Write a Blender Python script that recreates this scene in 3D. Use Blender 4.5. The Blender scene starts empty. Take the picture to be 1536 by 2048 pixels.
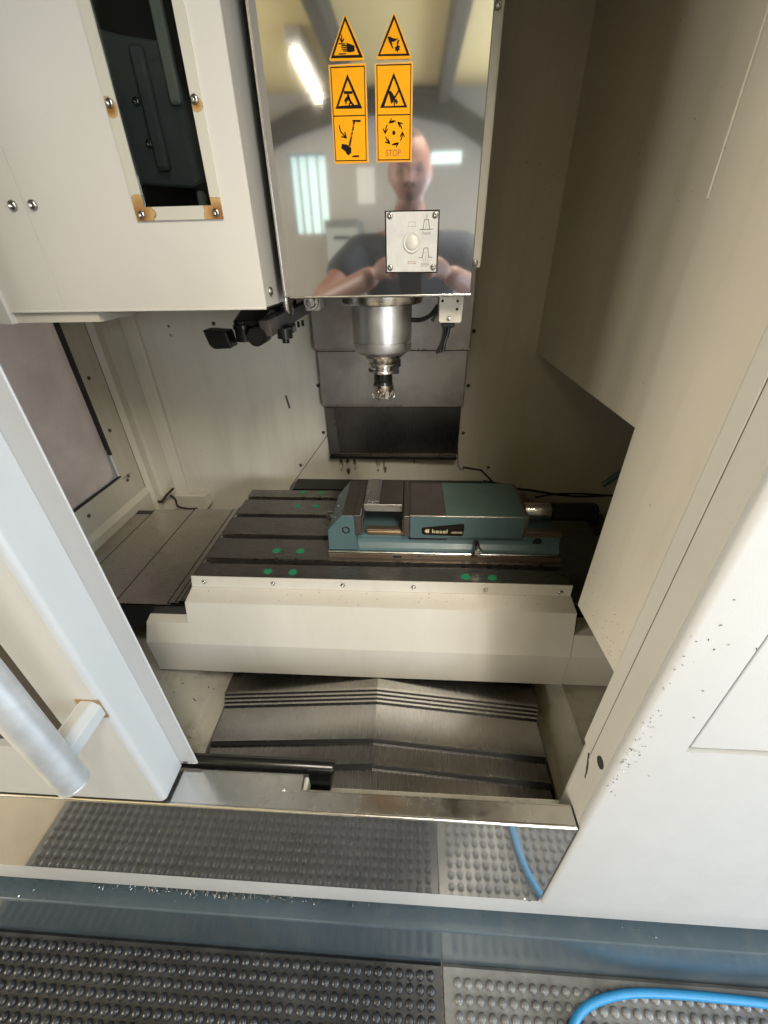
import bpy, bmesh, math, random
from mathutils import Vector, Matrix

random.seed(11)
SC = bpy.context.scene
COL = SC.collection
R = math.radians

# ------------------------------------------------------------------ camera
cam_d = bpy.data.cameras.new('camera')
cam = bpy.data.objects.new('camera', cam_d)
COL.objects.link(cam)
cam_d.sensor_fit = 'VERTICAL'
cam_d.sensor_height = 24.0
cam_d.lens = 813.0 / 2048.0 * 24.0
cam_d.clip_start = 0.004
cam_d.clip_end = 60
RIGHT = (0.9982405, 0.05662963, -0.01757798)
DOWN = (0.01511316, -0.52965362, -0.84807938)
FWD = (-0.05733667, 0.84632153, -0.52957755)
cam.matrix_world = Matrix(((RIGHT[0], -DOWN[0], -FWD[0], 0.0),
                           (RIGHT[1], -DOWN[1], -FWD[1], 0.0),
                           (RIGHT[2], -DOWN[2], -FWD[2], 1.45),
                           (0, 0, 0, 1)))
SC.camera = cam

# ------------------------------------------------------------------ world, exposure
world = bpy.data.worlds.new('World')
SC.world = world
world.use_nodes = True
bgn = world.node_tree.nodes['Background']
bgn.inputs[0].default_value = (1.0, 0.975, 0.95, 1)      # the rest of the lit workshop
bgn.inputs[1].default_value = 0.29
SC.view_settings.view_transform = 'Standard'
SC.view_settings.look = 'None'
SC.view_settings.gamma = 1.0
SC.view_settings.exposure = 0.31
SC.cycles.max_bounces = 12
SC.cycles.diffuse_bounces = 8
SC.cycles.glossy_bounces = 6
SC.cycles.transmission_bounces = 6
SC.cycles.caustics_reflective = False
SC.cycles.caustics_refractive = False
SC.cycles.sample_clamp_indirect = 3.0
SC.cycles.use_denoising = True

# lamps of the workshop: a fluorescent tube over the aisle, daylight through a window in the right-hand
# wall; the rear-right, left and near-tube lights are unseen additions
def area_light(name, loc, target, size, size_y, power, color):
    ld = bpy.data.lights.new(name, 'AREA')
    ld.shape = 'RECTANGLE'
    ld.size = size
    ld.size_y = size_y
    ld.energy = power
    ld.color = color
    o = bpy.data.objects.new(name, ld)
    COL.objects.link(o)
    o.location = loc
    o.rotation_euler = (Vector(target) - Vector(loc)).to_track_quat('-Z', 'Y').to_euler()
    return o

area_light('daylight_right', (2.56, -0.5, 1.15), (0, -0.1, 1.0), 1.5, 2.1, 76, (0.62, 0.80, 1.0))
area_light('rear_right_fill', (1.55, -3.12, 1.50), (-0.2, 0.8, 1.1), 1.5, 1.2, 84, (0.93, 0.96, 1.0))  # unseen source, added as frontal fill for the machine interior
area_light('unseen_left_light', (-3.32, -0.95, 1.45), (0.3, 0.6, 1.1), 1.6, 1.3, 130, (1.0, 0.91, 0.76))  # warm light from the left, given an unseen window's size to soften shadows
area_light('tube_light', (-0.72, -2.45, 2.50), (-0.72, -2.40, 0), 0.014, 0.8, 5, (1.0, 0.90, 0.66))
area_light('near_tube_fill', (0.46, -0.62, 2.50), (0.40, -0.50, 0), 0.08, 1.1, 36, (1.0, 0.92, 0.78))  # unseen tube, added to brighten the table and vise

# ------------------------------------------------------------------ materials
MATS = {}

def nodes_of(name):
    m = bpy.data.materials.new(name)
    m.use_nodes = True
    nt = m.node_tree
    b = nt.nodes['Principled BSDF']
    MATS[name] = m
    return m, nt, b

def coords(nt, scale=(1, 1, 1), kind='Object'):
    tc = nt.nodes.new('ShaderNodeTexCoord')
    mp = nt.nodes.new('ShaderNodeMapping')
    mp.inputs['Scale'].default_value = scale
    nt.links.new(tc.outputs[kind], mp.inputs['Vector'])
    return mp.outputs['Vector']

def noise(nt, vec, scale, detail=3, rough=0.55):
    n = nt.nodes.new('ShaderNodeTexNoise')
    n.inputs['Scale'].default_value = scale
    n.inputs['Detail'].default_value = detail
    n.inputs['Roughness'].default_value = rough
    nt.links.new(vec, n.inputs['Vector'])
    return n.outputs['Fac']

def ramp(nt, fac, stops):
    r = nt.nodes.new('ShaderNodeValToRGB')
    el = r.color_ramp.elements
    while len(el) < len(stops):
        el.new(0.5)
    for e, (p, c) in zip(el, stops):
        e.position = p
        e.color = (c[0], c[1], c[2], 1) if isinstance(c, (tuple, list)) else (c, c, c, 1)
    nt.links.new(fac, r.inputs['Fac'])
    return r.outputs['Color']

def mix(nt, fac, a, b, mode='MIX'):
    m = nt.nodes.new('ShaderNodeMix')
    m.data_type = 'RGBA'
    m.blend_type = mode
    for sock, v in ((m.inputs['Factor'], fac), (m.inputs['A'], a), (m.inputs['B'], b)):
        if hasattr(v, 'links') or hasattr(v, 'is_linked'):
            nt.links.new(v, sock)
        elif isinstance(v, (int, float)):
            sock.default_value = v
        else:
            sock.default_value = (v[0], v[1], v[2], 1)
    return m.outputs['Result']

def bump(nt, b, height, strength, dist):
    bp_ = nt.nodes.new('ShaderNodeBump')
    bp_.inputs['Strength'].default_value = strength
    bp_.inputs['Distance'].default_value = dist
    nt.links.new(height, bp_.inputs['Height'])
    nt.links.new(bp_.outputs['Normal'], b.inputs['Normal'])

def paint(name, col, rough=0.42, var=0.10, peel=0.25, dirt=None, dirt_amt=0.0, speck=0.0, spec=0.5):
    m, nt, b = nodes_of(name)
    v = coords(nt)
    c0 = tuple(x * (1 - var) for x in col)
    c1 = tuple(min(1, x * (1 + var * .6)) for x in col)
    colr = ramp(nt, noise(nt, v, 5.0, 5, 0.6), [(0.3, c0), (0.7, c1)])
    if dirt:
        # grime in cloudy patches and drips
        d = ramp(nt, noise(nt, coords(nt, (1.6, 1.6, 0.16)), 15, 6, 0.70), [(0.50, 0.0), (0.80, 1.0)])
        dd = nt.nodes.new('ShaderNodeMath'); dd.operation = 'MULTIPLY'
        nt.links.new(d, dd.inputs[0]); dd.inputs[1].default_value = dirt_amt
        colr = mix(nt, dd.outputs[0], colr, dirt)
    if speck:
        vo = nt.nodes.new('ShaderNodeTexVoronoi')
        vo.inputs['Scale'].default_value = 55
        nt.links.new(coords(nt), vo.inputs['Vector'])
        sp = ramp(nt, vo.outputs['Distance'], [(0.05, 1.0), (0.075, 0.0)])
        gate = ramp(nt, noise(nt, coords(nt), 9, 2), [(0.58 - speck * .1, 0.0), (0.62, 1.0)])
        mm = nt.nodes.new('ShaderNodeMath'); mm.operation = 'MULTIPLY'
        nt.links.new(sp, mm.inputs[0]); nt.links.new(gate, mm.inputs[1])
        colr = mix(nt, mm.outputs[0], colr, (0.05, 0.04, 0.03))
    nt.links.new(colr, b.inputs['Base Color'])
    rr = ramp(nt, noise(nt, coords(nt), 22, 4), [(0.3, rough * .85), (0.7, min(1, rough * 1.2))])
    nt.links.new(rr, b.inputs['Roughness'])
    b.inputs['Specular IOR Level'].default_value = spec
    if peel:
        bump(nt, b, noise(nt, coords(nt), 650, 2), peel, 0.0004)
    return m

def metal(name, col, rough=0.3, brush=(1, 1, 1), var=0.25, scratch=0.25, metallic=1.0, aniso=0.0, wave=0.0, stain=None):
    m, nt, b = nodes_of(name)
    b.inputs['Metallic'].default_value = metallic
    v = coords(nt, brush)
    fine = noise(nt, v, 260, 3, 0.7)
    big = noise(nt, coords(nt), 7, 5, 0.6)
    c = ramp(nt, fine, [(0.3, tuple(x * (1 - var) for x in col)), (0.7, tuple(min(1, x * (1 + var * .5)) for x in col))])
    if stain:
        st = ramp(nt, big, [(0.45, 0.0), (0.7, 0.75)])
        c = mix(nt, st, c, stain)
    nt.links.new(c, b.inputs['Base Color'])
    rr = ramp(nt, noise(nt, coords(nt, tuple(x * .5 for x in brush)), 60, 5, 0.7),
              [(0.3, max(0.02, rough * .7)), (0.72, min(1, rough * 1.4))])
    nt.links.new(rr, b.inputs['Roughness'])
    b.inputs['Anisotropic'].default_value = aniso
    if scratch or wave:
        if wave:
            a = nt.nodes.new('ShaderNodeMath'); a.operation = 'MULTIPLY_ADD'
            nt.links.new(noise(nt, coords(nt), 4.0, 1), a.inputs[0]); a.inputs[1].default_value = wave
            nt.links.new(fine, a.inputs[2])
            bump(nt, b, a.outputs[0], scratch, 0.0002)
        else:
            bump(nt, b, fine, scratch, 0.0002)
    return m

def plain(name, col, rough=0.5, metallic=0.0, spec=0.5, emit=None, strength=0):
    m, nt, b = nodes_of(name)
    n = ramp(nt, noise(nt, coords(nt), 60, 3), [(0.3, tuple(x * .9 for x in col)), (0.7, tuple(min(1, x * 1.06) for x in col))])
    nt.links.new(n, b.inputs['Base Color'])
    b.inputs['Roughness'].default_value = rough
    b.inputs['Metallic'].default_value = metallic
    b.inputs['Specular IOR Level'].default_value = spec
    if emit:
        b.inputs['Emission Color'].default_value = (*emit, 1)
        b.inputs['Emission Strength'].default_value = strength
    return m

GRIME = (0.20, 0.16, 0.10)
paint('white_paint', (0.405, 0.403, 0.405), 0.36, 0.04, 0.40, (0.30, 0.27, 0.23), 0.10)
paint('door_paint', (0.385, 0.385, 0.38), 0.38, 0.05, 0.40, (0.26, 0.23, 0.19), 0.14)
paint('cream_paint', (0.61, 0.57, 0.49), 0.42, 0.05, 0.25, GRIME, 0.15, 0.25)
paint('jamb_warmlit_paint', (0.47, 0.45, 0.41), 0.40, 0.04, 0.35, (0.26, 0.23, 0.19), 0.10)  # front panel paint with the warm light on the jamb mixed into its colour
paint('wall_paint', (0.64, 0.60, 0.505), 0.38, 0.05, 0.3, GRIME, 0.15, 0.35)
paint('chute_paint', (0.42, 0.40, 0.34), 0.45, 0.15, 0.2, (0.10, 0.08, 0.05), 0.6, 1.0)
paint('cabinet_paint', (0.68, 0.655, 0.61), 0.36, 0.03, 0.15)
paint('cover_paint', (0.62, 0.59, 0.53), 0.36, 0.04, 0.15, (0.40, 0.33, 0.20), 0.16)
paint('base_paint', (0.050, 0.072, 0.090), 0.22, 0.15, 0.15, (0.12, 0.12, 0.11), 0.35)
paint('teal_paint', (0.074, 0.128, 0.138), 0.38, 0.14, 0.35, (0.05, 0.08, 0.07), 0.45)
paint('teal_top_paint', (0.076, 0.120, 0.106), 0.45, 0.16, 0.35, (0.06, 0.09, 0.06), 0.45)
metal('mirror_steel', (0.70, 0.69, 0.68), 0.042, (30, 30, 1), 0.04, 0.0)
metal('sill_steel', (0.70, 0.69, 0.665), 0.23, (1, 1, 1), 0.03, 0.0)
metal('plate_steel', (0.64, 0.63, 0.62), 0.050, (1, 20, 20), 0.06, 0.0)
metal('way_steel', (0.56, 0.54, 0.52), 0.24, (60, 1, 1), 0.20, 0.10, stain=(0.40, 0.375, 0.35))
metal('way_steel_x', (0.55, 0.52, 0.48), 0.30, (1, 30, 1), 0.16, 0.10, stain=(0.40, 0.365, 0.32))
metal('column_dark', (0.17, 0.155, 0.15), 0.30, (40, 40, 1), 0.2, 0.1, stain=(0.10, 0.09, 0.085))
metal('column_steel', (0.46, 0.44, 0.43), 0.36, (40, 40, 1), 0.22, 0.16, stain=(0.22, 0.20, 0.19))
metal('table_steel', (0.225, 0.210, 0.198), 0.31, (1, 12, 1), 0.14, 0.10, metallic=0.85, stain=(0.140, 0.127, 0.116))
metal('jaw_steel', (0.135, 0.115, 0.105), 0.42, (1, 1, 1), 0.2, 0.2, metallic=0.7)
metal('brown_steel', (0.22, 0.165, 0.12), 0.42, (1, 1, 1), 0.25, 0.2, metallic=0.7, stain=(0.13, 0.09, 0.06))
metal('bright_steel', (0.66, 0.64, 0.61), 0.22, (1, 1, 20), 0.12, 0.1)
metal('spindle_steel', (0.52, 0.51, 0.495), 0.44, (1, 1, 1), 0.04, 0.0)
metal('screw_steel', (0.46, 0.44, 0.41), 0.25, (1, 1, 1), 0.2, 0.1)
metal('dark_screw', (0.11, 0.10, 0.09), 0.35, (1, 1, 1), 0.2, 0.1)
metal('aluminium', (0.74, 0.72, 0.70), 0.30, (1, 6, 1), 0.06, 0.04)

metal('cutter_nickel', (0.60, 0.55, 0.49), 0.26, (1, 1, 1), 0.15, 0.1)
metal('brass_edge', (0.48, 0.42, 0.34), 0.30, (1, 1, 1), 0.3, 0.1)
metal('bronze', (0.45, 0.32, 0.20), 0.35, (30, 1, 1), 0.15, 0.1)
plain('handle_aluminium', (0.58, 0.59, 0.61), 0.38, 0.6)
plain('black_plastic', (0.006, 0.006, 0.0065), 0.28)
plain('black_anodised', (0.010, 0.0095, 0.0095), 0.24)
plain('dark_arm', (0.085, 0.074, 0.073), 0.45)
plain('rubber', (0.015, 0.016, 0.018), 0.55)
plain('black_void', (0.008, 0.008, 0.008), 0.8)
plain('black_print', (0.014, 0.011, 0.009), 0.8, spec=0.1)
plain('red_print', (0.42, 0.10, 0.015), 0.5)
plain('grey_print', (0.22, 0.20, 0.19), 0.5)
plain('brown_print', (0.24, 0.15, 0.06), 0.5)
plain('cream_print', (0.75, 0.66, 0.42), 0.5)
plain('label_white', (0.56, 0.545, 0.52), 0.42)
plain('button_white', (0.58, 0.555, 0.50), 0.35)
plain('box_white', (0.62, 0.59, 0.50), 0.4)
plain('green_dot', (0.022, 0.25, 0.115), 0.5)
plain('blue_hose', (0.022, 0.19, 0.40), 0.38)
plain('coolant_blue', (0.05, 0.10, 0.13), 0.4)
plain('grey_inside', (0.20, 0.20, 0.20), 0.5)
plain('seam_dark', (0.09, 0.075, 0.06), 0.7)
plain('silicone', (0.045, 0.035, 0.028), 0.6)
plain('skin', (0.24, 0.118, 0.095), 0.55)
plain('hair', (0.075, 0.048, 0.040), 0.8)
plain('shirt', (0.018, 0.026, 0.045), 0.8)
plain('trousers', (0.03, 0.033, 0.04), 0.85)
plain('shoe', (0.02, 0.018, 0.016), 0.5)
plain('phone_black', (0.01, 0.01, 0.012), 0.2)
plain('lens_glass', (0.01, 0.01, 0.015), 0.05)
plain('paper', (0.72, 0.72, 0.75), 0.7)
plain('cabinet_grey', (0.16, 0.17, 0.17), 0.5)
plain('ceiling_paint', (0.66, 0.56, 0.30), 0.7)
plain('room_wall', (0.40, 0.39, 0.39), 0.7)
plain('beam_paint', (0.045, 0.04, 0.032), 0.6)
plain('frame_paint', (0.35, 0.38, 0.38), 0.5)
plain('tube_glow', (0.9, 0.88, 0.8), 0.4, emit=(1.0, 0.92, 0.78), strength=2.5)
plain('window_glow', (0.8, 0.85, 0.9), 0.4, emit=(0.68, 0.95, 0.92), strength=0.95)

# yellow of the stickers, slightly faded
m, nt, b = nodes_of('sticker_yellow')
c = ramp(nt, noise(nt, coords(nt), 30, 4), [(0.3, (0.80, 0.33, 0.004)), (0.7, (0.90, 0.39, 0.006))])
nt.links.new(c, b.inputs['Base Color'])
b.inputs['Roughness'].default_value = 0.7
b.inputs['Specular IOR Level'].default_value = 0.15
plain('sticker_edge', (0.66, 0.36, 0.10), 0.5)

# rusted window trim: rust gathers near the screws
def rust_trim(name, centres, rad):
    m, nt, b = nodes_of(name)
    v = coords(nt)
    nz = nt.nodes.new('ShaderNodeTexNoise'); nz.inputs['Scale'].default_value = 60; nz.inputs['Detail'].default_value = 5
    nt.links.new(v, nz.inputs['Vector'])
    total = None
    for cx, cz, r_ in centres:
        d = nt.nodes.new('ShaderNodeVectorMath'); d.operation = 'DISTANCE'
        fl = nt.nodes.new('ShaderNodeVectorMath'); fl.operation = 'MULTIPLY'
        fl.inputs[1].default_value = (1, 0, 1)
        nt.links.new(v, fl.inputs[0]); nt.links.new(fl.outputs[0], d.inputs[0])
        d.inputs[1].default_value = (cx, 0, cz)
        s = nt.nodes.new('ShaderNodeMath'); s.operation = 'DIVIDE'
        nt.links.new(d.outputs['Value'], s.inputs[0]); s.inputs[1].default_value = r_
        if total is None:
            total = s.outputs[0]
        else:
            mn = nt.nodes.new('ShaderNodeMath'); mn.operation = 'MINIMUM'
            nt.links.new(total, mn.inputs[0]); nt.links.new(s.outputs[0], mn.inputs[1])
            total = mn.outputs[0]
    ad = nt.nodes.new('ShaderNodeMath'); ad.operation = 'MULTIPLY_ADD'
    nt.links.new(nz.outputs['Fac'], ad.inputs[0]); ad.inputs[1].default_value = 0.75
    nt.links.new(total, ad.inputs[2])
    c = ramp(nt, ad.outputs[0], [(0.55, (0.30, 0.14, 0.04)), (0.95, (0.55, 0.36, 0.16)), (1.18, (0.22, 0.085, 0.02)), (1.26, (0.60, 0.58, 0.50))])
    nt.links.new(c, b.inputs['Base Color'])
    b.inputs['Roughness'].default_value = 0.4
    return m
rust_trim('rusty_trim', [(-0.304, 1.495, 0.027), (-0.216, 1.495, 0.026), (-0.306, 1.584, 0.0120), (-0.216, 1.584, 0.0110)], 0.02)

# rubber mat
m, nt, b = nodes_of('mat_rubber')
c = ramp(nt, noise(nt, coords(nt), 18, 6, 0.65), [(0.3, (0.012, 0.0135, 0.017)), (0.75, (0.034, 0.036, 0.042))])
nt.links.new(c, b.inputs['Base Color'])
rr = ramp(nt, noise(nt, coords(nt), 9, 4), [(0.3, 0.24), (0.7, 0.40)])
nt.links.new(rr, b.inputs['Roughness'])
bump(nt, b, noise(nt, coords(nt), 500, 3), 0.25, 0.0005)

# the right-hand mat is greyer, dusty and worn smooth
m, nt, b = nodes_of('mat_worn')
c = ramp(nt, noise(nt, coords(nt), 12, 6, 0.65), [(0.3, (0.085, 0.085, 0.088)), (0.75, (0.19, 0.187, 0.185))])
nt.links.new(c, b.inputs['Base Color'])
rr = ramp(nt, noise(nt, coords(nt), 9, 4), [(0.3, 0.22), (0.7, 0.42)])
nt.links.new(rr, b.inputs['Roughness'])
bump(nt, b, noise(nt, coords(nt), 500, 3), 0.25, 0.0005)

# workshop floor
m, nt, b = nodes_of('concrete')
c = ramp(nt, noise(nt, coords(nt), 6, 8, 0.65), [(0.3, (0.25, 0.21, 0.14)), (0.75, (0.40, 0.34, 0.24))])
nt.links.new(c, b.inputs['Base Color'])
b.inputs['Roughness'].default_value = 0.6
bump(nt, b, noise(nt, coords(nt), 60, 5), 0.3, 0.002)

# polycarbonate pane of the side window: scratched cloudy, lets the daylight through
m, nt, b = nodes_of('side_pane')
c = ramp(nt, noise(nt, coords(nt), 9, 7, 0.7), [(0.30, (0.54, 0.51, 0.52)), (0.75, (0.70, 0.66, 0.665))])
nt.links.new(c, b.inputs['Base Color'])
b.inputs['Roughness'].default_value = 0.18
b.inputs['Metallic'].default_value = 0.3
tl = nt.nodes.new('ShaderNodeBsdfTranslucent')
nt.links.new(c, tl.inputs['Color'])
mx = nt.nodes.new('ShaderNodeMixShader'); mx.inputs[0].default_value = 0.52
nt.links.new(b.outputs[0], mx.inputs[1]); nt.links.new(tl.outputs[0], mx.inputs[2])
nt.links.new(mx.outputs[0], nt.nodes['Material Output'].inputs['Surface'])

# polished sheet with a hazy film over the mirror finish
def hazy(name, haze, rough):
    nt = MATS[name].node_tree
    b = nt.nodes['Principled BSDF']
    h = nt.nodes.new('ShaderNodeBsdfPrincipled')
    h.inputs['Metallic'].default_value = 0.8
    h.inputs['Base Color'].default_value = (0.62, 0.61, 0.60, 1)
    h.inputs['Roughness'].default_value = rough
    f = ramp(nt, noise(nt, coords(nt), 6, 6, 0.65), [(0.3, haze * .85), (0.7, haze * 1.15)])
    mx = nt.nodes.new('ShaderNodeMixShader')
    nt.links.new(f, mx.inputs[0]); nt.links.new(b.outputs[0], mx.inputs[1]); nt.links.new(h.outputs[0], mx.inputs[2])
    nt.links.new(mx.outputs[0], nt.nodes['Material Output'].inputs['Surface'])
hazy('plate_steel', 0.20, 0.30)
hazy('mirror_steel', 0.045, 0.35)

def glass(name, tint, rough=0.03):
    m, nt, b = nodes_of(name)
    out = nt.nodes['Material Output']
    tr = nt.nodes.new('ShaderNodeBsdfTransparent'); tr.inputs[0].default_value = (*tint, 1)
    gl = nt.nodes.new('ShaderNodeBsdfGlossy'); gl.inputs['Roughness'].default_value = rough
    fr = nt.nodes.new('ShaderNodeFresnel'); fr.inputs[0].default_value = 1.5
    mx = nt.nodes.new('ShaderNodeMixShader')
    nt.links.new(fr.outputs[0], mx.inputs[0]); nt.links.new(tr.outputs[0], mx.inputs[1]); nt.links.new(gl.outputs[0], mx.inputs[2])
    nt.links.new(mx.outputs[0], out.inputs['Surface'])
    nt.nodes.remove(b)
    return m
glass('tinted_glass', (0.62, 0.66, 0.66))
glass('door_glass', (0.55, 0.52, 0.46))

# ------------------------------------------------------------------ mesh helpers
def box(bm, x0, x1, y0, y1, z0, z1, bev=0.0, seg=1):
    vs = [bm.verts.new(p) for p in ((x0, y0, z0), (x1, y0, z0), (x1, y1, z0), (x0, y1, z0),
                                    (x0, y0, z1), (x1, y0, z1), (x1, y1, z1), (x0, y1, z1))]
    fs = [bm.faces.new([vs[i] for i in f]) for f in ((3, 2, 1, 0), (4, 5, 6, 7), (0, 1, 5, 4), (1, 2, 6, 5), (2, 3, 7, 6), (3, 0, 4, 7))]
    if bev:
        es = list({e for f in fs for e in f.edges})
        bmesh.ops.bevel(bm, geom=es, offset=bev, segments=seg, affect='EDGES', profile=0.5)

def prism(bm, poly, axis, a, b_, bev=0.0, seg=1):
    """poly in the two axes other than `axis` (x: (y,z)  y: (x,z)  z: (x,y)), extruded from a to b_"""
    def P(p, t):
        return {'x': (t, p[0], p[1]), 'y': (p[0], t, p[1]), 'z': (p[0], p[1], t)}[axis]
    v0 = [bm.verts.new(P(p, a)) for p in poly]
    v1 = [bm.verts.new(P(p, b_)) for p in poly]
    n = len(poly)
    fs = [bm.faces.new(v0), bm.faces.new(list(reversed(v1)))]
    for i in range(n):
        j = (i + 1) % n
        fs.append(bm.faces.new([v0[j], v0[i], v1[i], v1[j]]))
    bmesh.ops.recalc_face_normals(bm, faces=fs)
    if bev:
        es = list({e for f in fs for e in f.edges})
        bmesh.ops.bevel(bm, geom=es, offset=bev, segments=seg, affect='EDGES', profile=0.5)

def frame_ring(bm, axis, o, h, a, b_):
    """rectangular plate with a rectangular hole; o and h = (u0,u1,v0,v1)"""
    def P(u, v, t):
        return {'x': (t, u, v), 'y': (u, t, v), 'z': (u, v, t)}[axis]
    O = [(o[0], o[2]), (o[1], o[2]), (o[1], o[3]), (o[0], o[3])]
    H = [(h[0], h[2]), (h[1], h[2]), (h[1], h[3]), (h[0], h[3])]
    vo0 = [bm.verts.new(P(*p, a)) for p in O]; vh0 = [bm.verts.new(P(*p, a)) for p in H]
    vo1 = [bm.verts.new(P(*p, b_)) for p in O]; vh1 = [bm.verts.new(P(*p, b_)) for p in H]
    fs = []
    for i in range(4):
        j = (i + 1) % 4
        fs += [bm.faces.new((vo0[i], vo0[j], vh0[j], vh0[i])), bm.faces.new((vo1[j], vo1[i], vh1[i], vh1[j])),
               bm.faces.new((vo0[j], vo0[i], vo1[i], vo1[j])), bm.faces.new((vh0[i], vh0[j], vh1[j], vh1[i]))]
    bmesh.ops.recalc_face_normals(bm, faces=fs)

def lathe(bm, prof, centre, axis='z', n=40, caps=True):
    """prof: list of (radius, t along axis)"""
    cx, cy, cz = centre
    rings = []
    for r_, t in prof:
        ring = []
        for k in range(n):
            a = 2 * math.pi * k / n
            u, v = r_ * math.cos(a), r_ * math.sin(a)
            p = {'z': (cx + u, cy + v, cz + t), 'y': (cx + u, cy + t, cz + v), 'x': (cx + t, cy + u, cz + v)}[axis]
            ring.append(bm.verts.new(p))
        rings.append(ring)
    fs = []
    for A, B in zip(rings, rings[1:]):
        for k in range(n):
            j = (k + 1) % n
            fs.append(bm.faces.new((A[k], A[j], B[j], B[k])))
    if caps:
        fs.append(bm.faces.new(list(reversed(rings[0]))))
        fs.append(bm.faces.new(rings[-1]))
    bmesh.ops.recalc_face_normals(bm, faces=fs)

def smooth_path(pts, n=8):
    P = [Vector(p) for p in pts]
    P = [P[0] * 2 - P[1]] + P + [P[-1] * 2 - P[-2]]
    out = []
    for i in range(1, len(P) - 2):
        for k in range(n):
            t = k / n
            a, b_, c, d = P[i - 1], P[i], P[i + 1], P[i + 2]
            out.append(0.5 * ((2 * b_) + (c - a) * t + (2 * a - 5 * b_ + 4 * c - d) * t * t + (3 * b_ - a - 3 * c + d) * t ** 3))
    out.append(P[-2])
    return out

def tube(bm, pts, r, n=12, smooth=True, steps=8):
    P = smooth_path(pts, steps) if smooth else [Vector(p) for p in pts]
    rings = []
    up = Vector((0, 0, 1))
    prev = None
    for i, p in enumerate(P):
        d = (P[min(i + 1, len(P) - 1)] - P[max(i - 1, 0)]).normalized()
        if prev is None:
            s = d.cross(up)
            if s.length < 1e-3:
                s = d.cross(Vector((1, 0, 0)))
            s.normalize()
        else:
            s = (prev - d * prev.dot(d)).normalized()
        prev = s
        t = d.cross(s)
        rings.append([bm.verts.new(p + (s * math.cos(2 * math.pi * k / n) + t * math.sin(2 * math.pi * k / n)) * r) for k in range(n)])
    fs = []
    for A, B in zip(rings, rings[1:]):
        for k in range(n):
            j = (k + 1) % n
            fs.append(bm.faces.new((A[k], A[j], B[j], B[k])))
    fs += [bm.faces.new(list(reversed(rings[0]))), bm.faces.new(rings[-1])]
    bmesh.ops.recalc_face_normals(bm, faces=fs)

def stroke(bm, pts, w, y0, y1):
    """flat line of width w drawn in the x-z plane, y0 (back) to y1 (front)"""
    for (x0, z0), (x1, z1) in zip(pts, pts[1:]):
        d = Vector((x1 - x0, z1 - z0))
        if d.length < 1e-6:
            continue
        d.normalize()
        e = d * (w * .35)
        nx, nz = -d.y * w / 2, d.x * w / 2
        prism(bm, [(x0 - e.x + nx, z0 - e.y + nz), (x0 - e.x - nx, z0 - e.y - nz), (x1 + e.x - nx, z1 + e.y - nz), (x1 + e.x + nx, z1 + e.y + nz)], 'y', y0, y1)

def NB():
    return bmesh.new()

def is_world(o):
    return o is None

def mk(name, bm, mat, parent=None, smooth=False, **props):
    me = bpy.data.meshes.new(name)
    bm.to_mesh(me)
    bm.free()
    me.materials.append(MATS[mat])
    if smooth:
        for p in me.polygons:
            p.use_smooth = True
        try:
            me.set_sharp_from_angle(angle=R(35))
        except Exception:
            pass
    return link(name, me, parent, **props)

def link(name, me, parent=None, loc=None, rot=None, **props):
    o = bpy.data.objects.new(name, me)
    COL.objects.link(o)
    if parent is not None:
        o.parent = parent
        base = Vector((0, 0, 0))
        q = parent
        while q is not None:
            base += q.location
            q = q.parent
        o.location = (Vector(loc) if loc else Vector((0, 0, 0))) - base
    elif loc:
        o.location = loc
    if rot:
        o.rotation_euler = rot
    for k, v in props.items():
        o[k] = v
    return o

def thing(name, label, cat, base, group=None):
    o = bpy.data.objects.new(name, None)
    o.empty_display_size = 0.05
    COL.objects.link(o)
    o.location = base
    o['label'] = label
    o['category'] = cat
    if group:
        o['group'] = group
    return o

def text_mesh(name, body, size, loc, mat, parent, xs=1.0, bold=0.0, extrude=0.0002, tilt=0.0):
    cu = bpy.data.curves.new(name, 'FONT')
    cu.body = body
    cu.size = size
    cu.extrude = extrude
    cu.offset = bold
    tmp = bpy.data.objects.new(name + '_tmp', cu)
    COL.objects.link(tmp)
    dg = bpy.context.evaluated_depsgraph_get()
    me = bpy.data.meshes.new_from_object(tmp.evaluated_get(dg))
    bpy.data.objects.remove(tmp)
    bpy.data.curves.remove(cu)
    M = Matrix.Translation(Vector(loc)) @ Matrix.Rotation(R(90), 4, 'X') @ Matrix.Rotation(tilt, 4, 'Z') @ Matrix.Diagonal((xs, 1, 1, 1))
    me.transform(M)
    me.materials.clear()
    me.materials.append(MATS[mat])
    return link(name, me, parent)

# shared screw meshes, head towards -Y
def screw_mesh(name, r, h, mat, socket=0.5):
    bm = NB()
    prof = [(r, 0.0), (r, -h * .25), (r * .93, -h * .55), (r * .75, -h * .85), (r * socket * 1.05, -h), (r * socket, -h), (r * socket * .9, -h * .25), (0.0001, -h * .2)]
    lathe(bm, prof, (0, 0, 0), 'y', 16, caps=False)
    me = bpy.data.meshes.new(name)
    bm.to_mesh(me); bm.free()
    for p in me.polygons:
        p.use_smooth = True
    me.materials.append(MATS[mat])
    return me
SCREW_BIG = screw_mesh('screw_big', 0.0055, 0.0040, 'screw_steel', 0.35)
SCREW_MID = screw_mesh('screw_mid', 0.0052, 0.0035, 'screw_steel', 0.5)
SCREW_DARK = screw_mesh('screw_dark', 0.0052, 0.004, 'dark_screw', 0.5)
SCREW_SMALL = screw_mesh('screw_small', 0.0042, 0.0022, 'screw_steel', 0.5)
SCREW_TINY = screw_mesh('screw_tiny', 0.0030, 0.0020, 'screw_steel', 0.5)
FACE_PX = (0, 0, R(90))     # turn -Y head to +X

def screw(parent, me, loc, rot=None):
    return link('screw', me, parent, loc, rot)

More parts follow.
